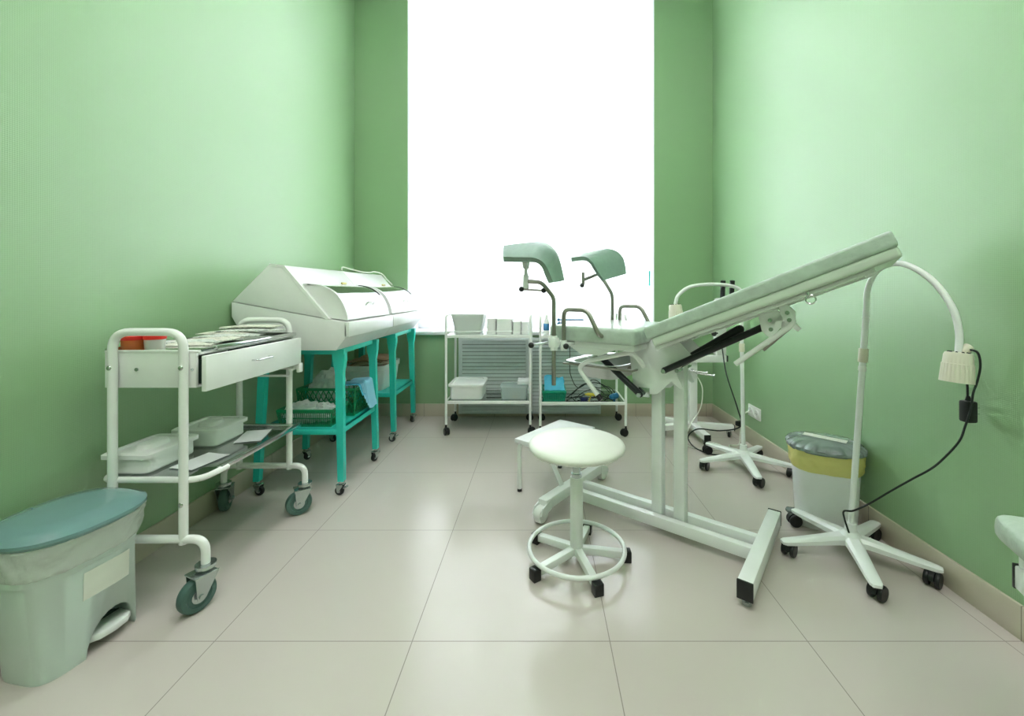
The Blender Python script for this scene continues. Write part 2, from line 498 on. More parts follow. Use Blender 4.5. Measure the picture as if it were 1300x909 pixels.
struct(MB().bb((XR - bt, YF, 0), (XR, YB - bt, bh), bev=.002).build('baseboard_right', 'base_y'))
# reveal lining and sill
t = MB()
t.bb((WX0, YB + .002, WZ0), (WX0 + .008, YB + .3, WZ1)); t.bb((WX1 - .008, YB + .002, WZ0), (WX1, YB + .3, WZ1)); t.bb((WX0, YB + .002, WZ1 - .008), (WX1, YB + .3, WZ1))
struct(t.build('trim_1', 'plaster'))
struct(MB().bb((WX0 - .0, YB - .045, WZ0 - .012), (WX1, YB + .3, WZ0 + .018), bev=.008).build('trim_2', 'pvc'))
# window frame + panes
t = MB(); fy0, fy1 = YB + .30, YB + .37
for a, b in (((WX0, WZ0), (WX0 + .07, WZ1)), ((WX1 - .07, WZ0), (WX1, WZ1)), ((WX0, WZ0), (WX1, WZ0 + .10)), ((WX0, WZ1 - .07), (WX1, WZ1)),
             ((-.45, WZ0), (-.37, WZ1)), ((.30, WZ0), (.38, WZ1)), ((WX0, 2.62), (WX1, 2.70))):
    d_ = .0 if (b[1] - a[1]) > 1 else .0025
    t.bb((a[0], fy0 + d_, a[1]), (b[0], fy1 - d_, b[1]), bev=.006)
win = struct(t.build('window_1', 'pvc'))
MB().bb((WX0 + .03, YB + .332, WZ0 + .03), (WX1 - .03, YB + .338, WZ1 - .03)).build('pane', 'pane', win)

# vertical blind
bl = thing('vertical_blind', 'white fabric vertical blind covering the whole tall window', 'blind', ((WX0 + WX1) / 2, YB + .18, 3.77))
MB().bb((WX0 + .03, YB + .155, 3.745), (WX1 - .03, YB + .205, 3.785), bev=.004).build('headrail', 'pvc', bl, world=True)
v = MB(); nv = 26; x0 = WX0 + .085; step = (WX1 - .04 - x0 - .04) / (nv - 1)
for i in range(nv):
    cx = x0 + i * step; a = math.radians(13 + 3 * noise.noise(Vector((i * 1.7, 0, 0)))); hw = .0445
    q = Vector((math.cos(a), -math.sin(a), 0)); sg = 1.0
    rows = []
    for z in (.79, .80, 3.735, 3.745):
        rows.append([Vector((cx, YB + .18, z)) + q * u * hw + Vector((0, -.004 * (1 - u * u), 0)) for u in (-1, -.5, 0, .5, 1)])
    def f(u, w_, rows=rows): return rows[int(round(u * 3))][int(round(w_ * 4))]
    v.sheet(f, 3, 4, .0008)
v.build('vanes', 'blind', bl, world=True)
v = MB()
for i in range(nv - 1):
    cx = x0 + i * step
    v.tube([(cx, YB + .18, .792), (cx + step / 2, YB + .18, .780), (cx + step, YB + .18, .792)], .0012, 6)
v.build('bottom_chain', 'pvc', bl, world=True)
v = MB(); v.cyl((.958, YB + .10, 3.74), (.958, YB + .10, 1.24), .0015, seg=6); v.build('pull_cord', 'pvc', bl, world=True)
v = MB(); v.cyl((.945, YB + .06, 1.11), (.945, YB + .06, 1.24), .008, seg=14, bev=.003); plabel(v.build('cord_weight', 'teal', bl, world=True), 'small teal cord weight')

# added unseen panels that dress the fill lights
for i, (lx, ly) in enumerate(((-0.75, 1.5), (0.65, 1.5), (-0.75, 0.2), (0.65, 0.2), (-0.75, -1.2), (0.65, -1.2))):
    c = thing('ceiling_fill_panel', 'square flush panel added for unseen ceiling fill light, ' + ('left' if lx < 0 else 'right') + ' one of the ' + ('row nearest the window', 'middle row', 'row farthest from the window')[i // 2], 'ceiling light', (lx, ly, ZC), 0, 'added ceiling fill panels')
    k = MB()
    for a, b in (((-.31, -.31), (.31, -.285)), ((-.31, .285), (.31, .31)), ((-.31, -.285), (-.285, .285)), ((.285, -.285), (.31, .285))):
        k.bb((a[0], a[1], -.045), (b[0], b[1], 0), bev=.002)
    k.build('frame', 'pvc', c)
    MB().bb((-.285, -.285, -.03), (.285, .285, -.02)).build('fill_diffuser', 'fill_glow', c)

# ================================================================== RADIATOR SCREEN
r = thing('radiator_screen', 'white louvred radiator screen under the window sill', 'radiator screen', (-.09, 3.6, 0))
ry0, ry1 = 3.575, 3.608
def rscreen(x0, x1, z0, z1, fr):
    k = MB()
    k.bb((x0, ry0, z0), (x0 + fr, ry1, z1), bev=.003); k.bb((x1 - fr, ry0, z0), (x1, ry1, z1), bev=.003)
    k.bb((x0 + .001, ry0 + .001, z0 + .0005), (x1 - .001, ry1 - .001, z0 + fr), bev=.003); k.bb((x0 + .001, ry0 + .001, z1 - fr), (x1 - .001, ry1 - .001, z1 - .0005), bev=.003)
    k.build('frame', 'radiator', r, world=True)
    k = MB(); n = 19; h = (z1 - z0 - 2 * fr) / n
    for i in range(n):
        z = z0 + fr + (i + .5) * h
        k.box(((x0 + x1) / 2, (ry0 + ry1) / 2 + .001, z), (x1 - x0 - 2 * fr, .004, .0275), rot=(-.38, 0, 0))
    k.build('louvres', 'radiator', r, world=True)
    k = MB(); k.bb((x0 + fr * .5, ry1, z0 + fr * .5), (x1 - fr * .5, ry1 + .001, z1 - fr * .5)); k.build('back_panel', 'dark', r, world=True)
rscreen(-.69, -.095, .03, .672, .028)
rscreen(-.095, .51, .03, .672, .028)

# ================================================================== OUTLET
o = thing('wall_outlet', 'white double socket outlet low on the right wall', 'socket outlet', (XR, 2.905, .235))
MB().bb((XR - .012, 2.825, .195), (XR - .0005, 2.985, .275), bev=.003).build('plate', 'plast', o, world=True)
for yy in (2.865, 2.945):
    k = MB(); k.lathe([(.027, 0), (.027, .006), (.022, .006), (.020, .003), (.001, .003)], (XR - .012, yy, .235), 24, axis=(-1, 0, 0)); s_ = k.build('socket', 'plast', o, world=True)
    k = MB()
    for dz in (-.009, .009): k.cyl((XR - .0158, yy + dz, .235), (XR - .0148, yy + dz, .235), .003, seg=8)
    k.build('pin_hole', 'black', s_, world=True)

# ================================================================== DRAWER TROLLEY (left)
T = thing('drawer_trolley', 'tall white metal trolley with a drawer and lower glass shelf against left wall', 'trolley', (-1.33, 1.74, 0))
yn, yf = 1.435, 2.04
xa, xb = -1.446, -1.206
for yy in (yn, yf):
    k = MB(); k.tube([(xa, yy, .21), (xa, yy, .925), (xb, yy, .925), (xb, yy, .21)], .0135, 16, fillet=.06)
    e = k.build('end_frame', 'paint', T, world=True)
    k = MB(); k.tube([(xa - .075, yy, .135), (xa - .075, yy, .225), (xb + .075, yy, .225), (xb + .075, yy, .135)], .0135, 16, fillet=.05)
    k.build('crossbar', 'paint', T, world=True)
    sgn = -1 if yy == yn else 1
    for xx in (xa, xb):
        for zz in (.805, .345):
            k = MB(); k.sphere((xx, yy + sgn * .0125, zz), .0085, (1, .5, 1), 12)
            plabel(k.build('bolt', 'chrome', e, world=True), 'chrome dome bolt')
    for xx, yw in ((xa - .075, 1.6 if yy == yn else 1.9), (xb + .075, -2.0 if yy == yn else -2.5)):
        castor(T, xx - T.location.x, yy - T.location.y, .056, .145, yw, 'zinc', 'rubber', w=.034, trail=.026)
# box
k = MB(); by0, by1, bx0, bx1, bz0, bz1 = 1.452, 2.022, -1.49, -1.178, .732, .855
k.bb((bx0, by0, bz0), (bx1, by0 + .012, bz1), bev=.002); k.bb((bx0, by1 - .012, bz0), (bx1, by1, bz1), bev=.002)
k.bb((bx0, by0 + .012, bz0), (bx0 + .012, by1 - .012, bz1)); k.bb((bx0 + .012, by0 + .012, bz0), (bx1, by1 - .012, bz0 + .008)); k.bb((bx0 + .012, by0 + .012, bz1 - .012), (bx1, by1 - .012, bz1 - .004))
k.build('cabinet_box', 'paint', T, world=True)
k = MB(); k.bb((bx1 - .29, by0 + .02, bz0 + .012), (bx1 + .022, by1 - .02, bz0 + .02)); k.bb((bx1 - .29, by0 + .02, bz0 + .02), (bx1 + .022, by0 + .03, bz1 - .03)); k.bb((bx1 - .29, by1 - .03, bz0 + .02), (bx1 + .022, by1 - .02, bz1 - .03))
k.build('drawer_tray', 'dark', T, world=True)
k = MB(); k.bb((bx1 + .022, by0 - .004, bz0 - .012), (bx1 + .038, by1 + .002, bz1 - .013), bev=.002)
dr = k.build('drawer_front', 'paint', T, world=True)
k = MB(); hx = bx1 + .038
k.tube([(hx - .002, 1.68, .79), (hx + .022, 1.68, .79), (hx + .022, 1.78, .79), (hx - .002, 1.78, .79)], .0035, 10, fillet=.008)
k.build('handle', 'chrome', dr, world=True)
for rx, rs in ((-1.38, .006), (-1.19, .004)):
    k = MB(); k.cyl((rx, by0 - .003, .795), (rx, by0 + .001, .795), rs, seg=14); k.build('rivet', 'zinc', T, world=True)
# top tray: glass + chrome rim
k = MB(); k.bb((bx0 + .005, by0 + .005, bz1), (bx1 - .005, by1 - .005, bz1 + .004)); k.build('glass_top', 'glasstop', T, world=True)
k = MB(); k.bb((bx1 - .006, by0 + .08, bz1 - .004), (bx1 + .014, by1 + .005, bz1 + .012), bev=.003); k.bb((bx0, by1 - .006, bz1), (bx1, by1 + .005, bz1 + .012), bev=.002); k.bb((bx0, by0, bz1), (bx0 + .008, by1, bz1 + .012), bev=.002)
plabel(k.build('rim', 'chrome', T, world=True), 'polished steel rim')
k = MB(); k.bb((bx0, by0 - .002, bz1 - .004), (bx1 + .01, by0 + .012, bz1 + .006), bev=.003); k.build('top_edge', 'paint', T, world=True)
# rear hook rail
k = MB(); k.tube([(-1.36, 2.0, .72), (-1.36, 2.0, .665), (-1.17, 2.0, .665), (-1.19, 2.0, .70), (-1.16, 2.0, .70)], .005, 10, fillet=.02); k.box((-1.20, 2.015, .705), (.10, .01, .026), bev=.003); k.box((-1.145, 2.02, .70), (.016, .03, .042), bev=.003)
k.build('side_rail', 'paint', T, world=True)
# lower shelf
sz = .42
k = MB(); k.tube([(-1.15, 1.56, sz), (-1.16, 1.447, sz), (-1.50, 1.447, sz), (-1.50, 2.028, sz), (-1.16, 2.028, sz)], .0105, 14, fillet=.05); k.build('shelf_frame', 'paint', T, world=True)
k = MB(); k.bb((-1.168, 1.53, sz - .006), (-1.148, 2.04, sz + .014), bev=.003); k.bb((-1.49, 2.005, sz - .004), (-1.16, 2.025, sz + .014), bev=.003); plabel(k.build('shelf_trim', 'chrome', T, world=True), 'polished steel shelf trim')
k = MB(); k.bb((-1.495, 1.452, sz - .006), (-1.165, 2.01, sz)); k.build('glass_shelf', 'glasstop', T, world=True)

def lidded_box(name, label, x0, x1, y0, y1, z, h, rz=0.0, group=None, lidm='plast', bodym='plast', handle=True, taper=.008):
    cx, cy = (x0 + x1) / 2, (y0 + y1) / 2; a, b = (x1 - x0) / 2, (y1 - y0) / 2
    o = thing(name, label, 'box', (cx, cy, z), rz, group)
    k = MB(); k.loft([supel(0, 0, 0.001, a - taper - .006, b - taper - .006, 9, 48), supel(0, 0, h * .1, a - taper, b - taper, 9, 48), supel(0, 0, h - .012, a - .009, b - .009, 9, 48)])
    k.build('body', bodym, o)
    k = MB(); k.loft([supel(0, 0, h - .018, a + .002, b + .002, 12, 48), supel(0, 0, h - .004, a + .002, b + .002, 12, 48), supel(0, 0, h, a - .004, b - .004, 10, 48), supel(0, 0, h, a * .82, b * .82, 9, 48), supel(0, 0, h - .007, a * .8, b * .8, 9, 48)])
    l = k.build('lid', lidm, o)
    if handle:
        k = MB(); k.loft([supel(0, 0, h - .008, a * .4, b * .5, 3, 32), supel(0, 0, h + .008, a * .34, b * .44, 3, 32), supel(0, 0, h + .011, a * .26, b * .36, 3, 32)]); k.build('handle', lidm, l)
    return o
lidded_box('instrument_box', 'white lidded plastic tray box on glass shelf, nearest the trolley end frame', -1.535, -1.362, 1.475, 1.70, sz, .075)
lidded_box('instrument_box', 'white lidded plastic tray box on glass shelf, behind the nearest one', -1.515, -1.325, 1.735, 1.93, sz, .077)
def flatpaper(name, label, cat, c, sx, sy, rz, m='paper', th=.0008, wav=.002, seed=0, group=None, tilt=(0, 0)):
    k = MB()
    def f(u, v_):
        x = (u - .5) * sx; y = (v_ - .5) * sy
        z = wav * (1 + noise.noise(Vector((x * 14 + seed, y * 14, seed * 2.1)))) + x * tilt[0] + y * tilt[1]
        return Vector((x, y, z + th))
    k.sheet(f, 8, 8, th)
    k.xf(Matrix.Translation(c) @ Matrix.Rotation(rz, 4, 'Z'))
    o = k.build(name, m); tag(o, label, cat, group); return o
flatpaper('paper_sheet', 'white paper sheet lying flat on glass shelf beyond the two boxes', 'paper', (-1.27, 1.88, sz + .001), .10, .16, .3, seed=3)
flatpaper('paper_sheet', 'white paper sheet lying on glass shelf beside the nearest box', 'paper', (-1.28, 1.60, sz + .001), .10, .15, -.2, seed=5)

# red-lidded jars
tz = bz1 + .004
def jar(x, y, body, label, rr=.032):
    j = thing('specimen_jar', label, 'jar', (x, y, tz))
    k = MB(); k.lathe([(rr * .9, 0), (rr * .95, .004), (rr, .034), (.001, .034)], (0, 0, 0), 28); k.build('body', body, j)
    k = MB(); k.lathe([(rr * 1.05, .033), (rr * 1.08, .034), (rr * 1.08, .046), (rr, .049), (.001, .049)], (0, 0, 0), 28); k.build('lid', 'red', j)
jar(-1.437, 1.497, 'amber', 'amber jar with red lid standing at left on trolley top')
jar(-1.375, 1.515, 'jarwhite', 'milky white jar with red lid on trolley top, right of the amber jar', .03)
# pouches
pp = [(-1.33, 1.62, .16, .10, .25, 'news2', .002), (-1.35, 1.66, .20, .10, .1, 'news', .006), (-1.32, 1.74, .18, .13, -.2, 'news2', .010), (-1.31, 1.80, .22, .14, .35, 'news', .015), (-1.36, 1.86, .20, .13, -.1, 'news2', .022), (-1.28, 1.88, .24, .10, .2, 'news', .029), (-1.33, 1.93, .22, .10, -.3, 'news', .036), (-1.30, 1.92, .21, .12, .15, 'news2', .043)]
lb = ['cream printed pouch nearest the red-lidded jars on trolley top', 'grey printed pouch lying behind the jars on trolley top', 'cream printed pouch at the middle of the trolley top', 'grey printed pouch at the middle of the trolley top pile', 'cream printed pouch low in the far pile on trolley top', 'grey printed pouch in the far pile, hanging towards the drawer side', 'grey printed pouch under the topmost of the far pile', 'cream printed pouch topmost of the far pile on trolley top']
for i, (x, y, sx, sy, rz, mm, dz) in enumerate(pp):
    k = MB()
    def f(u, v_, sx=sx, sy=sy, i=i):
        x_ = (u - .5) * sx; y_ = (v_ - .5) * sy; e = min(u, 1 - u, v_, 1 - v_) * 2
        return Vector((x_, y_, .003 + .006 * min(1, e * 2) + .002 * noise.noise(Vector((x_ * 25 + i, y_ * 25, i)))))
    k.sheet(f, 12, 10, .004); k.xf(Matrix.Translation((x, y, tz + dz)) @ Matrix.Rotation(rz, 4, 'Z') @ Matrix.Rotation(.03 * (-1) ** i, 4, 'X'))
    tag(k.build('sterile_pouch', mm), lb[i], 'pouch', 'printed pouches on the drawer trolley')

# ================================================================== LEFT PEDAL BIN
B = thing('pedal_bin', 'pale plastic pedal bin with blue-grey lid and clear liner at lower left', 'bin', (-1.408, 1.262, 0), -.17)
k = MB(); k.loft([supel(.016, .008, 0, .086, .124, 4.4), supel(.016, .008, .01, .088, .126, 4.4), supel(.004, 0, .27, .103, .136, 3.8), supel(0, 0, .275, .112, .143, 3.4), supel(0, 0, .375, .120, .148, 3.0), supel(0, 0, .375, .110, .138, 3.0), supel(.012, .006, .02, .076, .108, 3.8)], cap0=True, cap1=True)
body = k.build('body', 'binbody', B)
cut = MB(); poly = [(.120, -.01)]
for a in range(0, 13):
    t_ = PI * a / 12; poly.append((.050 + .070 * math.cos(t_), max(-.01, .105 * math.sin(t_))))
poly += [(-.020, -.01)]
cut.prism(poly, 'x', .045, .2); co = cut.build('cutter', 'dark', B)
md = body.modifiers.new('c', 'BOOLEAN'); md.object = co; md.operation = 'DIFFERENCE'; md.solver = 'EXACT'
bpy.context.view_layer.update()
nm = D.meshes.new_from_object(body.evaluated_get(bpy.context.evaluated_depsgraph_get())); body.modifiers.clear(); body.data = nm
D.objects.remove(co)
k = MB()
k.prism([(.042, -.008), (.090, -.004), (.105, .014), (.111, .050), (.105, .086), (.090, .104), (.042, .108)], 'z', .030, .050, bev=.004)
k.build('pedal', 'paint2', B)
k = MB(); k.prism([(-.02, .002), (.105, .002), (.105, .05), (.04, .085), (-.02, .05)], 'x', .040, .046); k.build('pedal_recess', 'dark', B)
k = MB(); rings = []
def wob(pts, amp, seed):
    out = []
    for p in pts:
        c = Vector((0, 0, p.z)); d_ = (p - c); q = 1 + amp * (noise.noise(Vector((p.x * 30 + seed, p.y * 30, p.z * 22))) + .6 * noise.noise(Vector((p.x * 90 + seed, p.y * 90 - p.z * 200, p.z * 60))))
        out.append(c + d_ * q)
    return out
for j in range(15):
    u = j / 14; z = .288 + .096 * u; a_ = .121 + .028 * u ** .6; b_ = .149 + .014 * u ** .6
    if j == 14: a_ -= .008; b_ -= .008
    if j == 0: a_ -= .006; b_ -= .006
    rings.append(wob(supel(0, .0, z + .008 * math.sin(3 * u), a_, b_, 2.8, 128), .045, 1))
k.loft(rings, False, False)
k.build('liner', 'liner', B)
k = MB()
k.loft([supel(.006, .0, .382, .144, .160, 2.5, 80), supel(.006, .0, .392, .152, .168, 2.5, 80), supel(.006, .0, .400, .151, .167, 2.5, 80), supel(.006, .0, .404, .142, .159, 2.5, 80), supel(.006, .0, .408, .136, .153, 2.5, 80), supel(.006, .0, .417, .120, .135, 2.5, 80), supel(.006, .0, .421, .08, .10, 2.3, 80), supel(.006, .0, .422, .02, .03, 2.2, 80)])
ld = k.build('lid', 'lid_l', B)
k = MB(); k.tube([(-.10, -.02, .4195), (.085, -.02, .4195)], .0012, 6); k.build('lid_seam', 'lid_l', ld)
k = MB()
def f(u, v_):
    y = (u - .5) * .12 + .03; z = .175 + v_ * .08; n_ = 4.0; b_ = .136; a_ = .1005 + (z / .27) * .009
    return Vector((a_ * (1 - abs(y / b_) ** n_) ** (1 / n_) + .0012, y, z))
k.sheet(f, 14, 3, .001); plabel(k.build('sticker', 'label', B), 'faded blank sticker')

# ================================================================== UV CABINETS
def uv_cabinet(yc, yleg, hw, label, shelf_x1=-1.04):
    U = thing('sterile_storage_cabinet', label, 'medical cabinet', (-1.28, yc, 0), 0, 'white curved-lid cabinets on teal stands')
    y0, y1 = yc - hw, yc + hw
    XB = -1.57
    low = [(XB + .0, .934), (XB + .0, 1.008), (-1.072, .918), (-.99, .905), (-.985, .83), (-1.04, .762), (-1.47, .762)]
    k = MB(); k.prism(low, 'y', y0, y1, bev=.002); k.build('lower_housing', 'cab', U, world=True)
    k = MB(); k.bb((-1.0, y0, .828), (-.972, y1 - .001, .907), bev=.006); k.build('front_lip', 'cab', U, world=True)
    # upper: end panels + back/top
    up = [(XB + .004, 1.011), (-1.377, 1.202), (-1.304, 1.194), (-1.075, .922)]
    for (a, b) in ((y0, y0 + .012), (y1 - .012, y1)):
        k = MB(); k.prism(up, 'y', a, b, bev=.002); k.build('end_panel', 'cab', U, world=True)
    k = MB(); k.prism([(XB + .004, 1.011), (-1.377, 1.202), (-1.304, 1.194), (-1.225, 1.10), (-1.235, 1.094), (-1.306, 1.180), (-1.375, 1.188), (-1.56, 1.004)], 'y', y0 + .011, y1 - .011, bev=.001)
    k.build('top_cover', 'cab', U, world=True)
    # white edge strips on the ends
    k = MB()
    for a in (y0 - .0015, y1 - .0115): k.prism([(-1.378, 1.2035), (-1.303, 1.1955), (-1.073, .922), (-1.089, .917), (-1.311, 1.184), (-1.374, 1.190)], 'y', a, a + .013)
    k.build('edge_trim', 'paint', U, world=True)
    # sloped front strips beside the hood
    for a, b in ((y0 + .011, y0 + .036), (y1 - .036, y1 - .011)):
        k = MB(); k.prism([(-1.304, 1.194), (-1.075, .922), (-1.085, .916), (-1.312, 1.186)], 'y', a, b); k.build('front_strip', 'cab', U, world=True)
    # rolling hood
    P0, P1 = Vector((-1.222, 0, 1.100)), Vector((-.992, 0, .912))
    mid = (P0 + P1) / 2; nrm = Vector((.188, 0, .23)).normalized()
    def arc(u, off=0.0):
        b = 4 * u * (1 - u) * .066
        p = P0.lerp(P1, u) + nrm * (b + off); return p
    ya, yb = y0 + .035, y1 - .035
    for a, b in ((ya - .006, ya + .006), (yb - .006, yb + .006)):
        k = MB(); t = bmesh.new()
        pl = [arc(i / 20) for i in range(21)] + [Vector((-1.075, 0, .924))]
        A = [t.verts.new((p.x, a, p.z)) for p in pl]; Bv = [t.verts.new((p.x, b, p.z)) for p in pl]
        t.faces.new(A); t.faces.new(list(reversed(Bv)))
        for i in range(len(pl)): t.faces.new((A[i], Bv[i], Bv[(i + 1) % len(pl)], A[(i + 1) % len(pl)]))
        k._merge(t); k.build('hood_end', 'cab', U, world=True)
    def strip(u0, u1, yy0, yy1, th, off=0.0):
        k = MB()
        def f(u, v_):
            p = arc(u0 + (u1 - u0) * u, off); return Vector((p.x, yy0 + (yy1 - yy0) * v_, p.z))
        k.sheet(f, 16, 1, th); return k
    hd = strip(.60, 1.0, ya - .008, yb + .008, .008, .003).build('hood', 'cab', U, world=True)
    k = strip(.0, .10, ya - .008, yb + .008, .008, .003); k.build('hood_upper', 'cab', U, world=True)
    k = strip(.08, .62, ya + .01, yb - .01, .003, .001); plabel(k.build('window', 'smoked', hd, world=True), 'clear curved window')
    k = strip(.05, .64, ya - .008, ya + .014, .008, .003)
    def f2(u, v_):
        p = arc(.05 + .59 * u, .003); return Vector((p.x, yb - .012 + .02 * v_, p.z))
    k.sheet(f2, 16, 1, .008); k.build('hood_border', 'cab', U, world=True)
    k = strip(.05, .62, yb - .016, yb - .008, .004, .0045); k.build('seal', 'black', U, world=True)
    p = arc(.80, .003); q = nrm * .020
    k = MB(); k.tube([Vector((p.x, yc - .03, p.z)), Vector((p.x, yc - .03, p.z)) + q, Vector((p.x, yc + .07, p.z)) + q, Vector((p.x, yc + .07, p.z))], .004, 10, fillet=.01); k.build('handle', 'chrome', hd, world=True)
    k = MB(); k.box((-1.225, y1 - .16, 1.112), (.012, .06, .01), rot=(0, .9, 0), bev=.003); plabel(k.build('catch', 'brass', U, world=True), 'small brass catch')
    # tray inside seen through the window
    k = MB(); k.prism([(-1.50, .998), (-1.08, .922), (-1.08, .926), (-1.50, 1.002)], 'y', y0 + .05, y1 - .05); k.build('inner_grid', 'lilac', U, world=True)
    # stand
    l0, l1 = yleg
    k = MB()
    k.bb((-1.46, l0 - .012, .735), (-1.02, l0 + .018, .761)); k.bb((-1.46, l1 - .018, .735), (-1.02, l1 + .012, .761))
    k.bb((-1.46, l0, .735), (-1.435, l1, .761)); k.bb((-1.07, l0, .735), (-1.045, l1, .761))
    k.build('top_rail', 'teal', U, world=True)
    for sx, xt, xbm in ((1, -1.052, -1.036), (-1, -1.445, -1.475)):
        for yy, sy in ((l0, -1), (l1, 1)):
            k = MB(); t = bmesh.new()
            # folded-sheet leg: wide gusset at top, slim below
            lv = [(.76, .032), (.70, .031), (.64, .020), (.40, .018), (.075, .0155)]
            rg = []
            for z, hw_ in lv:
                f_ = (z - .075) / .685; x = xbm + (xt - xbm) * f_; y = yy - sy * .012 * f_
                rg.append([Vector((x - hw_ * (1 if sx > 0 else 1), y - .016, z)), Vector((x + hw_, y - .016, z)), Vector((x + hw_, y + .016, z)), Vector((x - hw_, y + .016, z))])
            k.loft(list(reversed(rg))); k.build('leg', 'teal', U, world=True, ang=20)
            castor(U, xbm - U.location.x, yy - yc, .024, .078, (-2.6 if sx > 0 else .6) + (0.7 * sy), 'zinc', 'black', w=.018, lock=(sx > 0), trail=.012)
    k = MB(); zs = .345
    k.bb((-1.47, l0 - .01, zs - .028), (-1.035, l0 + .004, zs), bev=.001); k.bb((-1.47, l1 - .004, zs - .028), (-1.035, l1 + .01, zs), bev=.001)
    k.bb((-1.47, l0, zs - .028), (-1.455, l1, zs)); k.bb((-1.05, l0, zs - .028), (-1.035, l1, zs)); k.bb((-1.47, l0, zs - .006), (-1.035, l1, zs))
    k.build('shelf', 'teal', U, world=True)
    return U
uv_cabinet(2.483, (2.215, 2.672), .325, 'white curved-lid cabinet on teal stand, nearer to the drawer trolley')
uv_cabinet(3.145, (3.0, 3.465), .333, 'white curved-lid cabinet on teal stand, farther one beside the window')
k = MB(); k.tube(spline([(-1.31, 2.80, 1.199), (-1.33, 2.86, 1.225), (-1.30, 2.95, 1.212), (-1.29, 3.08, 1.203), (-1.285, 3.2, 1.205), (-1.29, 3.3, 1.215), (-1.27, 3.40, 1.203), (-1.24, 3.43, 1.16), (-1.20, 3.44, 1.115)]), .0045, 8)
tag(k.build('cabinet_cable', 'cablewhite'), 'white cable lying along the top of the farther cabinet', 'cable')

# ------------------------------------------------------------------ baskets
def basket(name, label, x0, x1, y0, y1, z, h, m, style='slot', lower=None, cat='basket'):
    cx, cy = (x0 + x1) / 2, (y0 + y1) / 2; a, b = (x1 - x0) / 2, (y1 - y0) / 2
    o = thing(name, label, cat, (cx, cy, z))
    tp = .012
    def P(side, u, v_):  # u -1..1 along side, v 0..1 up
        aa = a - tp * (1 - v_); b_ = b - tp * (1 - v_)
        if side == 0: return Vector((u * aa, -b_, v_ * h))
        if side == 1: return Vector((aa, u * b_, v_ * h))
        if side == 2: return Vector((-u * aa, b_, v_ * h))
        return Vector((-aa, -u * b_, v_ * h))
    k = MB(); L = [2 * a, 2 * b, 2 * a, 2 * b]
    for s in range(4):
        k.beam(P(s, -1, .97), P(s, 1, .97), .008, .012, .002); k.beam(P(s, -1, .05), P(s, 1, .05), .004, h * .12, 0)
        if style == 'slot':
            n = max(4, int(L[s] / .011))
            k.beam(P(s, -1, .88), P(s, 1, .88), .003, h * .12, 0)
            k.beam(P(s, -1, .5), P(s, 1, .5), .003, h * .05, 0)
            for i in range(n + 1):
                u = -1 + 2 * i / n; k.beam(P(s, u, 0), P(s, u, .95), .005, .0025, 0, up=(1, 1, 0))
        else:
            n = max(4, int(L[s] / .028)); du = 2 / n
            for i in range(n):
                for half in (0, 1):
                    v0, v1 = (.1, .52) if half == 0 else (.52, .94)
                    k.beam(P(s, -1 + i * du, v0), P(s, -1 + (i + 1) * du, v1), .0035, .0045, 0); k.beam(P(s, -1 + (i + 1) * du, v0), P(s, -1 + i * du, v1), .0035, .0045, 0)
            for i in range(0, n + 1, 3):
                k.beam(P(s, -1 + i * du, 0), P(s, -1 + i * du, .95), .006, .003, 0, up=(1, 1, 0))
    for sx in (-1, 1):
        for sy in (-1, 1): k.cyl((sx * (a - tp), sy * (b - tp), 0), (sx * a, sy * b, h), .005, seg=8)
    k.bb((-a + tp, -b + tp, 0), (a - tp, b - tp, .003))
    k.build('basket_wall', m, o, smooth=False)
    k = MB(); k.tube([(-a, -b, h), (a, -b, h), (a, b, h), (-a, b, h)], .0045, 8, closed=True); k.build('rim', m, o)
    return o
basket('storage_basket', 'low green slotted basket of plastic bags on teal stand shelf, nearest', -1.39, -1.10, 2.24, 2.42, .346, .088, 'basket', 'slot')
basket('storage_basket', 'taller green lattice basket behind the low slotted one on teal stand shelf', -1.40, -1.065, 2.44, 2.675, .346, .155, 'basket', 'lattice')
k = MB(); k.blob((-1.30, 2.32, .40), (.105, .065, .06), 3, .22, 3.2, floor=.351); k.blob((-1.19, 2.335, .40), (.07, .06, .05), 5, .25, 3.2, floor=.351)
tag(k.build('plastic_bag', 'bag'), 'crumpled clear plastic bag in the low slotted green basket', 'bag')
k = MB(); k.blob((-1.27, 2.56, .47), (.10, .085, .12), 9, .22, 2.4, floor=.351)
tag(k.build('plastic_bag', 'bag'), 'white plastic bag standing tall in the green lattice basket', 'bag')
# blue sheets over the right rim of the lattice basket
nm_ = ['innermost pale blue sheet draped over the green lattice basket rim', 'second pale blue sheet from the wall side on the lattice basket rim', 'middle pale blue sheet draped over the lattice basket rim', 'fourth pale blue sheet, nearly frontmost on the lattice basket rim', 'frontmost and longest pale blue sheet hanging over the lattice basket rim']
for i in range(5):
    k = MB(); off = .004 * i
    yy = 2.50 + .012 * i; ln = .05 + .022 * i
    path = fil([Vector((-1.20 + .012 * i, 0, .505 + off)), Vector((-1.062 + off, 0, .513 + off)), Vector((-1.040 + off * 1.4, 0, .50 - ln))], .02)
    def f(u, v_, path=path, yy=yy, i=i):
        n = len(path) - 1; q = u * n; a = int(min(q, n - 1)); p = path[a].lerp(path[a + 1], q - a)
        return Vector((p.x + .003 * math.sin(v_ * 7 + i) * u, yy + v_ * .125 - .015 * u, p.z + .004 * math.sin(v_ * 9 + i * 2)))
    k.sheet(f, 18, 8, .0012)
    tag(k.build('disposable_sheet', 'bluecloth' if i != 0 else 'bluefold'), nm_[i], 'disposable sheet', 'blue sheets over the basket rim')
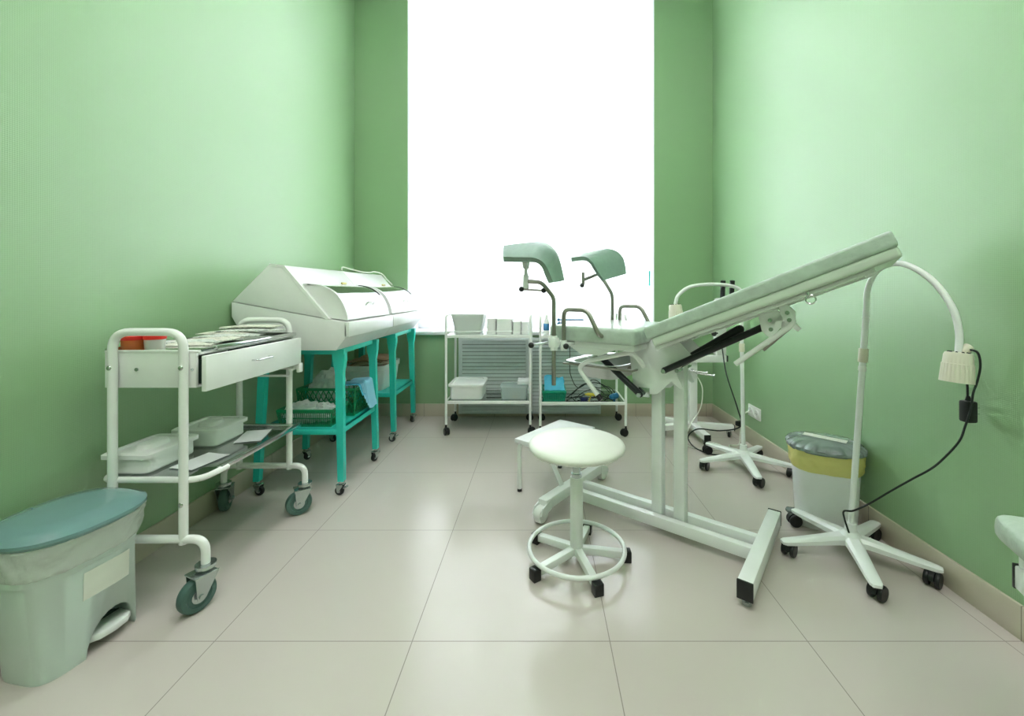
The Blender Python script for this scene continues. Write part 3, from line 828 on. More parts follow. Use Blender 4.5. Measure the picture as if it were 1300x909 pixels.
# white tote with kraft bags
tb = thing('plastic_tote', 'white plastic tote on the shelf of the farther teal stand', 'storage bin', (-1.275, 3.225, .346))
k = MB(); a, b, h = .155, .185, .18
k.loft([supel(0, 0, 0, a - .02, b - .02, 9, 48), supel(0, 0, h * .78, a - .004, b - .004, 9, 48), supel(0, 0, h * .8, a + .002, b + .002, 9, 48), supel(0, 0, h, a + .004, b + .004, 9, 48), supel(0, 0, h, a - .004, b - .004, 9, 48), supel(0, 0, .006, a - .026, b - .026, 9, 48)])
k.build('body', 'plast_tr', tb)
k = MB(); k.tube([(a + .002, -b * .35, h * .62), (a + .012, -b * .35, h * .62), (a + .012, b * .05, h * .62), (a + .002, b * .05, h * .62)], .004, 8, fillet=.005); k.build('handle', 'plast', tb)
kl = ['bottommost brown kraft paper bag in the white tote', 'second brown kraft paper bag from the bottom in the tote', 'middle pale brown kraft bag in the tote', 'brown kraft bag under the topmost one in the tote', 'topmost brown kraft paper bag sticking out of the white tote']
for i, (dx, dy, sx, sy, rz, dz) in enumerate(((-.01, .0, .24, .30, .05, .155), (.0, .02, .25, .28, -.12, .168), (.01, .0, .24, .28, .18, .182), (-.01, .03, .26, .27, -.08, .196), (.015, .03, .23, .30, .22, .210))):
    k = MB()
    def f(u, v_, sx=sx, sy=sy, i=i):
        e = min(u, 1 - u, v_, 1 - v_) * 2; x = (u - .5) * sx; y = (v_ - .5) * sy
        return Vector((x, y, .004 + .010 * min(1, 3 * e) + .012 * noise.noise(Vector((x * 16 + i * 3, y * 16, i * 1.3))) * (1 - .4 * e)))
    k.sheet(f, 14, 14, .006); k.xf(Matrix.Translation((-1.275 + dx, 3.225 + dy, .346 + dz)) @ Matrix.Rotation(rz, 4, 'Z'))
    tag(k.build('kraft_bag', 'kraft2' if i == 2 else 'kraft'), kl[i], 'paper bag', 'kraft bags in the tote')

# ================================================================== WINDOW TROLLEYS
def win_trolley(x0, x1, y0, y1, label, zt=.885):
    o = thing('glass_shelf_trolley', label, 'trolley', ((x0 + x1) / 2, (y0 + y1) / 2, 0), 0, 'two-tier trolleys under the window')
    for xx in (x0, x1):
        k = MB(); k.tube([(xx, y0, .075), (xx, y0, zt), (xx, y1, zt), (xx, y1, .075)], .0095, 12, fillet=.05); k.build('end_frame', 'paint', o, world=True)
    for z in (.74, .25):
        k = MB()
        k.bb((x0, y0 - .008, z - .022), (x1, y0 + .008, z), bev=.002); k.bb((x0, y1 - .008, z - .022), (x1, y1 + .008, z), bev=.002)
        k.bb((x0 - .004, y0, z - .022), (x0 + .01, y1, z)); k.bb((x1 - .01, y0, z - .022), (x1 + .004, y1, z))
        f_ = k.build('shelf_frame', 'paint', o, world=True)
        k = MB(); k.bb((x0 + .01, y0 + .008, z - .006), (x1 - .01, y1 - .008, z)); k.build('glass_shelf', 'glasstop', f_, world=True)
    k = MB()
    for yy in (y0, y1): k.cyl((x0, yy, .765), (x1, yy, .765), .004, seg=8)
    k.build('guard_rail', 'paint', o, world=True)
    for xx in (x0, x1):
        for yy in (y0, y1):
            twin(o, xx - o.location.x, yy - o.location.y, .027, .08, random.uniform(-3, 3), w=.036)
    return o
win_trolley(-.70, -.075, 3.15, 3.50, 'white two-tier glass shelf trolley under the window, left one of the pair')
win_trolley(.0, .628, 3.12, 3.50, 'white two-tier glass shelf trolley right of its twin, holding cables and green basket')

# on left window trolley
def carton(name, label, x0, x1, y0, y1, z, h, m='plast', cat='box', group=None, tap=.0, flap=True):
    o = thing(name, label, cat, ((x0 + x1) / 2, (y0 + y1) / 2, z), 0, group)
    a, b = (x1 - x0) / 2, (y1 - y0) / 2
    k = MB(); k.loft([supel(0, 0, 0, a - tap, b - tap, 14, 40), supel(0, 0, h - .014, a - .001, b - .001, 14, 40)]); k.build('body', m, o)
    k = MB(); k.loft([supel(0, 0, h - .014, a + .001, b + .001, 14, 40), supel(0, 0, h - .001, a + .001, b + .001, 14, 40), supel(0, 0, h, a - .002, b - .002, 14, 40)]); k.build('lid', m, o)
    return o
carton('storage_container', 'wide white tapering container on trolley top, left end of the box row', -.675, -.43, 3.20, 3.45, .7405, .150, 'plast_tr', tap=.03, cat='container')
carton('glove_carton', 'narrow white carton second from left in the row on trolley top', -.405, -.338, 3.20, 3.44, .7405, .118, 'plast')
carton('glove_carton', 'wider white carton at the middle of the row on trolley top', -.332, -.215, 3.20, 3.44, .7405, .114, 'plast')
carton('glove_carton', 'narrow white carton second from right in the row on trolley top', -.207, -.147, 3.20, 3.42, .7405, .095, 'plast')
carton('glove_carton', 'narrow white carton at the right end of the row on trolley top', -.140, -.090, 3.20, 3.42, .7405, .092, 'plast')
lidded_box('storage_box', 'large white lidded box on the lower shelf of the left window trolley', -.69, -.425, 3.165, 3.45, .2505, .118, lidm='plast', handle=False)
cb = thing('clear_container', 'clear plastic container holding small bottles on lower window trolley shelf', 'container', (-.20, 3.27, .2505))
k = MB(); k.loft([supel(0, 0, 0, .095, .075, 8, 40), supel(0, 0, .085, .103, .083, 8, 40), supel(0, 0, .085, .101, .081, 8, 40), supel(0, 0, .003, .093, .073, 8, 40)]); k.build('body', 'clearbox', cb)
k = MB(); k.loft([supel(0, 0, .085, .106, .086, 8, 40), supel(0, 0, .092, .106, .086, 8, 40), supel(0, 0, .095, .1, .08, 8, 40)]); k.build('lid', 'clearbox', cb)
k = MB(); k.lathe([(.014, .004), (.014, .04), (.008, .05), (.008, .055), (.001, .055)], (-.197, 3.215, .2505), 18); ob = k.build('small_bottle', 'orange'); tag(ob, 'small orange bottle inside the clear container', 'bottle')
k = MB(); k.lathe([(.012, .004), (.012, .04), (.008, .048), (.001, .048)], (-.24, 3.215, .2505), 18); ob = k.build('small_bottle', 'bluecloth'); tag(ob, 'small pale blue bottle inside the clear container', 'bottle')
k = MB(); k.bb((-.175, 3.26, .346), (-.09, 3.40, .372), bev=.002); ob = k.build('paper_pad', 'paper'); tag(ob, 'white paper pad resting on the clear container', 'paper pad')

# on right window trolley
def bottle(label, x, y, z, r_, h, m='plast', capm='plast', lab='bluelab'):
    o = thing('bottle', label, 'bottle', (x, y, z))
    k = MB(); k.lathe([(r_, 0), (r_, h * .68), (r_ * .45, h * .8), (r_ * .42, h * .86), (.001, h * .86)], (0, 0, 0), 24); k.build('body', m, o)
    k = MB(); k.cyl((0, 0, h * .85), (0, 0, h), r_ * .5, seg=18); k.build('cap', capm, o)
    k = MB(); k.lathe([(r_ + .0006, h * .12), (r_ + .0006, h * .6)], (0, 0, 0), 24) if False else k.cyl((0, 0, h * .2), (0, 0, h * .55), r_ + .0006, seg=24); k.build('label', lab, o)
bottle('white bottle with blue label at the left end of the right window trolley', .045, 3.20, .7405, .022, .145)
bottle('small teal capped bottle beside the blue-labelled one on window trolley', .095, 3.22, .7405, .015, .09, 'plast', 'teal', 'label')
sy = thing('probe_cable_coil', 'coiled grey probe cable on top of the right window trolley', 'cable', (.15, 3.3, .7405))
k = MB(); k.tube([(.03 * math.cos(a * .35) , .03 * math.sin(a * .35), .006 + a * .0013) for a in range(60)], .004, 8); k.build('coil', 'navy', sy)
for i, (zz, lab_) in enumerate(((.845, 'upper dark metal rod lying across the window trolley top'), (.815, 'lower dark metal rod lying across the window trolley top'))):
    k = MB(); k.cyl((.14, 3.25 + .0, zz), (.33 + .02 * i, 3.25, zz), .0055, seg=12); k.sphere((.14, 3.25, zz), .012)
    k.bb((.16, 3.235, .7405), (.185, 3.265, zz)) if i == 0 else k.bb((.20, 3.235, .7405), (.215, 3.265, zz))
    tag(k.build('dark_rod', 'blueplug'), lab_, 'instrument')
basket('storage_basket', 'small teal slotted basket on the lower shelf of the right window trolley', .018, .19, 3.14, 3.36, .2505, .072, 'basket_t', 'slot')
k = MB()
def f(u, v_):
    return Vector((.03 + u * .15, 3.155 + v_ * .19, .33 + .065 * v_ + .012 * math.sin(u * 6) * v_ + .006 * noise.noise(Vector((u * 5, v_ * 5, 0)))))
k.sheet(f, 14, 14, .02)
tag(k.build('blue_cloth', 'bluefold'), 'folded bright blue nonwoven cloth heaped in the small teal basket', 'cloth')
def cable(name, label, pts, r_, m, cat='cable', group=None):
    k = MB(); k.tube(spline(pts), r_, 8); return tag(k.build(name, m), label, cat, group)
z_ = .2505
rr = random.Random(3)
cl = ['thickest black cable looping at back of the lower window trolley shelf', 'black cable running straight along the shelf front beside the teal basket', 'black cable hanging straight down from the trolley top behind the steel basin', 'black cable curled around the yellow plug', 'black cable ending near the blue plug']
cps = [[(.20, 3.20, z_ + .01), (.28, 3.26, z_ + .06), (.36, 3.32, z_ + .09), (.46, 3.28, z_ + .10), (.54, 3.22, z_ + .05), (.50, 3.17, z_ + .01), (.38, 3.2, z_ + .015)],
       [(.195, 3.155, z_ + .006), (.28, 3.16, z_ + .03), (.36, 3.15, z_ + .012), (.45, 3.16, z_ + .03), (.55, 3.15, z_ + .008)],
       [(.232, 3.42, .755), (.235, 3.40, .70), (.235, 3.38, .50), (.24, 3.36, z_ + .15), (.30, 3.36, z_ + .05), (.42, 3.38, z_ + .11), (.5, 3.36, z_ + .06), (.55, 3.38, z_ + .008)],
       [(.26, 3.18, z_ + .006), (.33, 3.22, z_ + .05), (.42, 3.25, z_ + .065), (.48, 3.2, z_ + .04), (.43, 3.16, z_ + .02), (.36, 3.18, z_ + .04), (.30, 3.25, z_ + .006)],
       [(.24, 3.30, z_ + .006), (.34, 3.27, z_ + .10), (.44, 3.24, z_ + .075), (.52, 3.26, z_ + .08), (.57, 3.22, z_ + .03), (.5, 3.3, z_ + .006)]]
for i in range(5): cable('power_cable', cl[i], cps[i], .0042 if i == 0 else .003, 'cableblack', group='cables on the lower window trolley shelf')
k = MB(); k.cyl((.345, 3.145, z_ + .05), (.41, 3.15, z_ + .045), .012, seg=14, bev=.003); k.cyl((.33, 3.145, z_ + .05), (.345, 3.145, z_ + .05), .007, seg=12); k.cyl((.36, 3.145, z_), (.375, 3.145, z_ + .04), .004, seg=8); tag(k.build('cable_plug', 'yellow'), 'yellow plug among the black cables on window trolley', 'plug')
k = MB(); k.cyl((.535, 3.15, z_ + .03), (.575, 3.17, z_ + .035), .022, seg=16, bev=.005); k.sphere((.53, 3.15, z_ + .03), .02); k.cyl((.55, 3.16, z_), (.55, 3.16, z_ + .03), .01, seg=10); tag(k.build('cable_plug', 'blueplug'), 'round blue plug at right end of the black cables', 'plug')
k = MB(); k.box((.325, 3.16, z_ + .012), (.05, .03, .024), rot=(0, 0, .3), bev=.004); tag(k.build('cable_plug', 'navy'), 'flat navy plug lying on the shelf below the yellow one', 'plug')

# ================================================================== EXAMINATION CHAIR  (local: x along chair, y across, origin floor under foot end)
CH = thing('examination_chair', 'white gynaecological examination chair with raised backrest and leg supports', 'examination chair', (.175, 2.18, 0), math.atan2(-.607, .794))
# base
k = MB()
for yy in (-.047, .047): k.beam((.03, yy, .058), (.84, yy, .058), .034, .048, .004)
k.build('base_beam', 'paint2', CH)
def crossfoot(x, wheels):
    k = MB(); h0 = .068 if wheels else .062
    if wheels:
        k.beam((x, -.275, .075), (x, .275, .075), .05, .05, .006)
        for s in (-1, 1):
            for dx in (-.023, .023): k.prism([(s * .235, .05), (s * .235, .098), (s * .30, .075), (s * .315, .045), (s * .29, .03)], 'x', x + dx - .003, x + dx + .003)
    else:
        k.beam((x, -.29, .06), (x, .29, .06), .05, .062, .004)
    f_ = k.build('cross_foot', 'paint2', CH)
    for s in (-1, 1):
        if wheels:
            k = MB(); k.lathe([(.004, -.018), (.034, -.018), (.038, -.012), (.038, .012), (.034, .018), (.004, .018)], (x, s * .285, .038), 28, axis=(1, 0, 0)); k.build('roller', 'plast', f_)
        else:
            k = MB(); k.box((x, s * .293, .060), (.052, .008, .064), bev=.002); plabel(k.build('end_cap', 'black', f_), 'black end cap')
            k = MB(); k.cyl((x, s * .265, 0), (x, s * .265, .012), .016, seg=18); k.cyl((x, s * .265, .01), (x, s * .265, .03), .006, seg=12); k.build('levelling_foot', 'zinc', f_)
crossfoot(0, True); crossfoot(.866, False)
k = MB()
for xx in (.4476, .548): k.beam((xx, 0, .05), (xx, 0, .78), .048, .048, .005, up=(1, 0, 0))
k.build('column', 'paint2', CH)
# sheet-metal housing on the column
k = MB()
hp = [(.36, .845), (.70, .90), (.72, .86), (.56, .74), (.60, .70), (.585, .66), (.50, .70), (.49, .66), (.425, .62), (.36, .635)]
hp = [(.335, .842), (.56, .862), (.62, .80), (.555, .72), (.585, .66), (.572, .655), (.535, .68), (.475, .62), (.423, .61), (.365, .625)]
for s in (-1, 1): k.prism(hp, 'y', s * .075 - .003, s * .075 + .003, bev=.001)
k.bb((.345, -.072, .80), (.365, .072, .842)); k.bb((.42, -.072, .74), (.57, .072, .75))
k.build('bracket_housing', 'paint2', CH)
k = MB()
for (xx, zz) in ((.50, .865), (.56, .73)): k.cyl((xx, -.085, zz), (xx, .085, zz), .008, seg=14)
k.build('pivot_bolt', 'zinc', CH)
# seat
def cushion(x0, x1, y0, y1, z0, z1, m_bev=.022):
    k = MB(); t = bmesh.new(); bmesh.ops.create_cube(t, size=1.0)
    sx, sy_, sz_ = x1 - x0, y1 - y0, z1 - z0
    for v in t.verts: v.co = Vector((v.co.x * sx, v.co.y * sy_, v.co.z * sz_))
    bmesh.ops.bevel(t, geom=t.edges[:], offset=min(m_bev, sz_ * .48), segments=4, profile=.6, affect='EDGES')
    k._merge(t, Matrix.Translation(((x0 + x1) / 2, (y0 + y1) / 2, (z0 + z1) / 2))); return k
k = cushion(.02, .445, -.25, .25, .838, .908); k.build('seat_cushion', 'film', CH)
k = MB(); k.bb((.04, -.215, .812), (.43, .215, .838), bev=.004)
k.prism([(.10, .812), (.34, .812), (.26, .78), (.16, .78)], 'y', -.20, -.194); k.prism([(.10, .812), (.34, .812), (.26, .78), (.16, .78)], 'y', .194, .20)
k.build('seat_frame', 'paint2', CH)
# backrest (tilted)
ang = math.atan2(.320, .75); BR = Matrix.Translation((.48, 0, .914)) @ Matrix.Rotation(-ang, 4, 'Y')
Lb = .832
k = cushion(0, Lb, -.25, .25, -.050, 0, .012).xf(BR); bk = k.build('back_cushion', 'film', CH)
k = cushion(.015, Lb - .005, -.245, .245, -.083, -.048, .012).xf(BR); k.build('back_shell', 'shell', CH)
k = MB()
for yy in (-.19, .19): k.beam((.0, yy, -.090), (Lb - .08, yy, -.090), .03, .014, .003)
for xx in (.03, .42, Lb - .09): k.beam((xx, -.19, -.090), (xx, .19, -.090), .03, .012, .003)
k.xf(BR).build('back_frame', 'paint2', CH)
k = MB()
k.tube([(.57 + .014 * math.cos(2 * PI * i / 20), -.235, -.110 + .014 * math.sin(2 * PI * i / 20)) for i in range(20)], .003, 8, closed=True)
k.cyl((.57, -.235, -.097), (.57, -.235, -.085), .004, seg=8); k.xf(BR).build('ring_hook', 'chrome', CH)
# link plates under the back
k = MB()
k.prism([(.395, -.105), (.46, -.105), (.465, -.135), (.445, -.165), (.40, -.19), (.385, -.155)], 'y', -.17, -.163, bev=.001)
k.prism([(.468, -.095), (.492, -.092), (.508, -.13), (.492, -.165), (.500, -.190), (.488, -.195), (.470, -.170), (.462, -.145), (.438, -.140), (.438, -.122), (.462, -.118)], 'y', -.17, -.163, bev=.001)
k.prism([(.395, -.105), (.46, -.105), (.465, -.135), (.445, -.165), (.40, -.19), (.385, -.155)], 'y', .163, .17, bev=.001)
k.cyl((.43, -.17, -.14), (.43, .17, -.14), .008, seg=12)
k.xf(BR).build('link_plate', 'paint2', CH)
for (xx, zz) in ((.425, -.13), (.415, -.16), (.484, -.125), (.480, -.150)):
    k = MB(); k.cyl((xx, -.178, zz), (xx, -.168, zz), .007, seg=12); k.xf(BR).build('link_bolt', 'zinc', CH)
k = MB(); k.tube([(.992, -.165, .962), (.985, -.165, .945), (.807, -.165, .796)], .0095, 12, fillet=.02); k.build('release_bar', 'paint', CH)
k = MB(); k.tube([(.992, -.16, .955), (.975, -.12, .935), (.888, -.10, .848)], .007, 12, fillet=.02); k.build('release_lever', 'steelpaint', CH)
# black dampers
def damper(p0, p1, r_, label=None):
    k = MB(); k.cyl(p0, p1, r_, seg=18, bev=.003); k.sphere(p0, r_ * 1.05); k.sphere(p1, r_ * .9)
    return plabel(k.build('gas_damper', 'strut', CH), 'black damper')
damper((.218, -.10, .752), (.405, -.10, .612), .0145)
damper((.515, -.10, .730), (.885, -.10, .930), .013)
damper((.54, -.06, .740), (.80, -.06, .915), .018)
k = MB(); k.cyl((.515, -.12, .728), (.515, -.07, .728), .009, seg=14); k.build('damper_mount', 'zinc', CH)
k = MB(); k.cyl((.405, -.12, .612), (.405, -.07, .612), .009, seg=14); k.bb((.39, -.085, .60), (.44, -.079, .64), bev=.002); k.build('damper_mount', 'zinc', CH)
k = MB(); k.bb((.20, -.115, .745), (.235, -.085, .812), bev=.003); k.build('front_mount', 'paint2', CH)
# leg-rest tube under the seat
k = MB(); k.tube([(.228, -.15, .585), (.118, -.15, .704), (.164, -.15, .740), (.385, -.15, .800), (.42, -.15, .775), (.43, -.12, .74)], .0105, 12, fillet=.03); k.build('swing_arm', 'paint', CH)
k = MB(); k.cyl((.222, -.15, .591), (.240, -.15, .572), .013, seg=14); k.build('arm_cap', 'black', CH)
# steel basin
k = MB(); bz = .722; cx_ = .165; cy_ = .06
k.loft([supel(cx_, cy_, bz - .080, .08, .10, 4, 48), supel(cx_, cy_, bz - .072, .105, .13, 4, 48), supel(cx_, cy_, bz, .135, .17, 4, 48), supel(cx_, cy_, bz + .004, .160, .20, 5, 48), supel(cx_, cy_, bz + .001, .160, .20, 5, 48), supel(cx_, cy_, bz - .004, .131, .166, 4, 48), supel(cx_, cy_, bz - .068, .101, .126, 4, 48), supel(cx_, cy_, bz - .076, .076, .096, 4, 48)])
bs = k.build('drain_basin', 'steel', CH); plabel(bs, 'shallow stainless steel basin')
k = MB()
for s in (-1, 1): k.tube([(.02, cy_ + s * .19, bz - .008), (.38, cy_ + s * .19, bz - .008)], .005, 10)
k.tube([(.38, cy_ - .19, bz - .008), (.38, cy_ + .19, bz - .008)], .005, 8)
k.build('basin_rail', 'steelpaint', CH)
k = MB(); k.tube([(.28, .02, .70), (.42, .02, .71)], .008, 10); k.build('basin_arm', 'steelpaint', CH)
# arm loops
for s in (-1, 1):
    k = MB(); k.tube([(.119, s * .272, .815), (.119, s * .272, .982), (.24, s * .272, .982), (.296, s * .272, .880), (.300, s * .235, .868)], .0095, 14, fillet=.032); k.build('hand_grip', 'steelpaint', CH)
# stirrup rods and holders
def toloc(p): return XF[CH.name].inverted() @ Vector(p)
Y = {}
def stirrup(s, rod, clampz, wpath, e, flat_dir, hb):
    k = MB(); k.tube(rod, .0095, 14, fillet=.022); rd = k.build('stirrup_rod', 'steelpaint', CH, world=True)
    return rd
# near side: rod base measured in room coordinates
nx, ny = .060, 1.890
stirrup(-1, [(nx, ny, .645), (nx, ny, 1.035), (nx - .055, ny + .01, 1.103), (nx - .125, ny + .02, 1.108)], 0, None, None, None, None)
px_, py_ = nx - .125, ny + .02
k = MB(); k.cyl((px_, py_, 1.065), (px_, py_, 1.135), .013, seg=14); k.cyl((px_, py_, 1.13), (px_, py_, 1.19), .008, seg=12); k.cyl((px_, py_, 1.165), (px_, py_, 1.20), .014, .018, seg=14); jn = k.build('joint', 'paint2', CH, world=True)
k = MB(); k.cyl((px_ - .018, py_ - .01, 1.072), (px_ + .075, py_ - .01, 1.066), .005, seg=10); hn = k.build('clamp_lever', 'steelpaint', CH, world=True)
k = MB(); k.sphere((px_ - .02, py_ - .01, 1.072), .012); k.build('knob', 'black', hn, world=True)
k = MB(); k.sphere((px_ + .08, py_ - .01, 1.066), .012); k.build('knob', 'black', hn, world=True)
def holder(pa, pb, th, belly):
    """curved leg trough: ruled between the two long edges pa and pb (room coordinates), bellied across"""
    A = fil([Vector(p) for p in pa], .07, 10); B_ = fil([Vector(p) for p in pb], .07, 10)
    def at(P, u):
        n = len(P) - 1; q = u * n; i = int(min(q, n - 1)); return P[i].lerp(P[i + 1], q - i)
    k = MB()
    def f(u, v_):
        edge = min(u, 1 - u); kx = 1 - .26 * max(0, 1 - edge / .12) ** 2
        p = at(A, u).lerp(at(B_, u), .5 + (v_ - .5) * kx); c = Vector((belly[0], belly[1], belly[2])) * min(1, edge / .25)
        return p + c * (1 - (2 * v_ - 1) ** 2)
    k.sheet(f, 30, 14, th)
    k.build('leg_holder', 'stirrup', CH, world=True, ang=60)
holder([(-.158, 1.82, 1.180), (.004, 1.82, 1.190), (.026, 1.82, 1.096)], [(-.168, 1.97, 1.262), (.045, 1.97, 1.274), (.100, 1.97, 1.108)], -.024, (.012, 0, .012))
# far side
fx, fy = .404, 2.385
k = MB(); k.tube([(fx, fy, .82), (fx, fy, 1.045), (fx - .05, fy - .01, 1.125), (fx - .085, fy - .03, 1.16)], .0095, 14, fillet=.02); k.build('stirrup_rod', 'steelpaint', CH, world=True)
k = MB(); k.cyl((fx - .17, fy - .07, 1.10), (fx - .17, fy - .06, 1.165), .008, seg=12); k.cyl((fx - .17, fy - .07, 1.125), (fx - .085, fy - .03, 1.158), .009, seg=10); k.build('joint', 'steelpaint', CH, world=True)
k = MB(); k.sphere((fx - .178, fy - .08, 1.095), .012); k.build('knob', 'black', CH, world=True)
holder([(.155, 2.28, 1.217), (.262, 2.28, 1.236), (.308, 2.28, 1.112)], [(.26, 2.40, 1.262), (.432, 2.40, 1.296), (.492, 2.40, 1.162)], -.022, (0, 0, -.012))
# side clamps
for s in (-1, 1):
    k = MB()
    bx_ = toloc((nx, ny, 0)) if s < 0 else toloc((fx, fy, 0))
    k.box((bx_.x, bx_.y, .835), (.04, .035, .045), bev=.006); k.bb((bx_.x - .02, min(bx_.y, s * .20), .822), (bx_.x + .02, max(bx_.y, s * .20), .842), bev=.003)
    k.cyl((bx_.x, bx_.y, .80), (bx_.x, bx_.y, .865), .016, seg=16)
    k.cyl((.119, s * .272, .80), (.119, s * .272, .845), .015, seg=16); k.bb((.10, min(s * .272, s * .20), .82), (.14, max(s * .272, s * .20), .835), bev=.002)
    cl_ = k.build('side_clamp', 'paint2', CH)
    k = MB(); k.cyl((bx_.x - .02, bx_.y - .02 * -s, .835), (bx_.x - .07, bx_.y + s * .065, .825), .006, seg=10); k.cyl((.119, s * .275, .825), (.17, s * .33, .828), .005, seg=10); k.build('clamp_handle', 'zinc', cl_)
    k = MB(); k.sphere((bx_.x - .073, bx_.y + s * .070, .824), .013); k.build('knob', 'black', cl_)
    k = MB(); k.sphere((.173, s * .334, .828), .0125); k.build('knob', 'black', cl_)
# fold-out foot step
k = MB(); k.prism([(-.29, -.135), (-.045, -.135), (-.045, .29), (-.29, .29)], 'z', .262, .284, bev=.004); st = k.build('foot_step', 'paper', CH); plabel(st, 'white square foot step')
k = MB()
k.tube([(-.275, -.11, .01), (-.275, -.11, .254), (-.275, .265, .254), (-.275, .265, .01)], .011, 12, fillet=.03); k.build('step_leg', 'paint', st)
k = MB(); k.tube([(-.275, -.10, .252), (-.08, -.10, .252)], .010, 10); k.tube([(-.275, .25, .252), (-.08, .25, .252)], .010, 10); k.build('step_rail', 'paint', st)
k = MB()
for yy in (-.10, .25): k.beam((-.10, yy, .255), (-.01, yy, .10), .03, .006, .002, up=(1, 0, 1))
k.build('step_hinge', 'paint2', st)
k = MB()
for yy in (-.11, .265): k.cyl((-.275, yy, 0), (-.275, yy, .014), .0125, seg=12)
k.build('rubber_foot', 'black', st)

# ================================================================== STOOL
S = thing('wheelless_stool', 'round white padded stool with five black-capped feet and a foot ring', 'stool', (.143, 1.678, 0)); S.name = 'round_stool'; XF[S.name] = XF['wheelless_stool']
k = MB(); k.lathe([(.001, .436), (.16, .436), (.178, .440), (.188, .449), (.190, .456), (.186, .464), (.172, .471), (.13, .476), (.06, .478), (.001, .479)], (0, 0, 0), 64); k.build('seat', 'vinyl', S, ang=60)
k = MB(); k.cyl((0, 0, .03), (0, 0, .33), .0255, seg=32, bev=.003); k.build('column', 'paint2', S)
k = MB(); k.cyl((0, 0, .33), (0, 0, .345), .020, seg=24); k.cyl((0, 0, .345), (0, 0, .437), .0165, seg=24); k.lathe([(.02, .415), (.05, .430), (.07, .437), (.001, .437)], (0, 0, 0), 24); k.build('piston', 'zinc', S)
for i in range(5):
    a = math.radians(-1 - 73 - 72 * i + 1); d = Vector((math.cos(a), math.sin(a), 0))
    k = MB(); k.beam(d * .012 + Vector((0, 0, .045)), d * .185 + Vector((0, 0, .028)), .028, .028, .003); lg = k.build('leg', 'paint2', S)
    k = MB(); k.beam(d * .182 + Vector((0, 0, .0215)), d * .214 + Vector((0, 0, .0215)), .036, .043, .003); plabel(k.build('foot_cap', 'black', lg), 'black plastic foot cap')
k = MB(); k.tube([(.187 * math.cos(2 * PI * i / 64), .187 * math.sin(2 * PI * i / 64), .054) for i in range(64)], .0085, 12, closed=True); k.build('foot_ring', 'paint2', S)

# ================================================================== GOOSENECK LAMPS
def star_base(L, offs, R, hz=.112, cr=.027):
    k = MB(); k.lathe([(.045, .075), (.045, .088), (.034, .100), (.022, hz), (.020, hz + .03), (.001, hz + .03)], (0, 0, 0), 32); k.build('hub', 'paint2', L)
    for i in range(5):
        a = math.radians(offs + 72 * i); d = Vector((math.cos(a), math.sin(a), 0)); sd = Vector((-d.y, d.x, 0))
        k = MB(); rings = []
        for u, hw_, zt, zb in ((.015, .030, .098, .066), (.06, .027, .096, .066), (R * .5, .024, .086, .062), (R * .85, .021, .075, .056), (R, .019, .070, .055), (R + .014, .012, .066, .056)):
            c = d * u
            rings.append([c - sd * hw_ + Vector((0, 0, zb)), c + sd * hw_ + Vector((0, 0, zb)), c + sd * hw_ + Vector((0, 0, (zt + zb) / 2 + .004)), c + sd * hw_ * .6 + Vector((0, 0, zt)), c - sd * hw_ * .6 + Vector((0, 0, zt)), c - sd * hw_ + Vector((0, 0, (zt + zb) / 2 + .004))])
        k.loft(rings); k.build('base_arm', 'paint2', L)
        c = d * (R - .01); twin(L, c.x, c.y, cr, .058, a + (2.4, -1.9, 2.9, 1.2, -2.4)[i], w=.046)

def lamp(name, label, loc, offs, poletop, neck, headc, headax, R, joints):
    L = thing(name, label, 'lamp', loc); star_base(L, offs, R)
    base = Vector(loc)
    k = MB(); k.cyl(Vector((0, 0, .11)), Vector(poletop) - base, .0115, seg=20); k.build('pole', 'paint2', L)
    for z0, z1, r_ in joints:
        f_ = lambda z: Vector((0, 0, .11)).lerp(Vector(poletop) - base, (z - .11) / (poletop[2] - .11))
        k = MB(); k.cyl(f_(z0), f_(z1), r_, seg=20, bev=.002); k.build('pole_collar', 'ivory' if r_ > .014 else 'paint', L)
    k = MB(); k.tube(spline([poletop] + neck, 12), .0105, 14); k.build('gooseneck', 'paint2', L, world=True)
    # head: ribbed shade pointing along headax
    ax = Vector(headax).normalized()
    k = MB(); hr = .052; H = .105; prof = [(.014, 0), (.044, .003), (.049, .012), (.051, .040), (.053, .042), (.057, .098), (.058, H), (.050, H), (.044, H - .03), (.001, H - .035)]
    prof = [(r_ * .76 if r_ > .015 else r_ * .85, z * .95) for r_, z in prof]; q = Matrix.Translation(headc) @ ax.to_track_quat('Z', 'Y').to_matrix().to_4x4(); rings = []
    n = 96
    for j, (r_, z) in enumerate(prof):
        rib = .018 if 4 <= j <= 5 else 0
        rings.append([q @ Vector((r_ * (1 + rib * (1 if (i // 2) % 2 else -1)) * math.cos(2 * PI * i / n), r_ * (1 + rib * (1 if (i // 2) % 2 else -1)) * math.sin(2 * PI * i / n), z)) for i in range(n)])
    k.loft(rings); hd = k.build('lamp_head', 'ivory', L, world=True, ang=25)
    k = MB()
    for i in range(10):
        a = 2 * PI * i / 10; c = q @ Vector((.022 * math.cos(a), .022 * math.sin(a), .0012)); t_ = q @ Vector((.028 * math.cos(a), .028 * math.sin(a), .0018)); k.cyl(c, t_, .003, seg=8)
    k.build('vent_hole', 'black', hd, world=True)
    return L, q
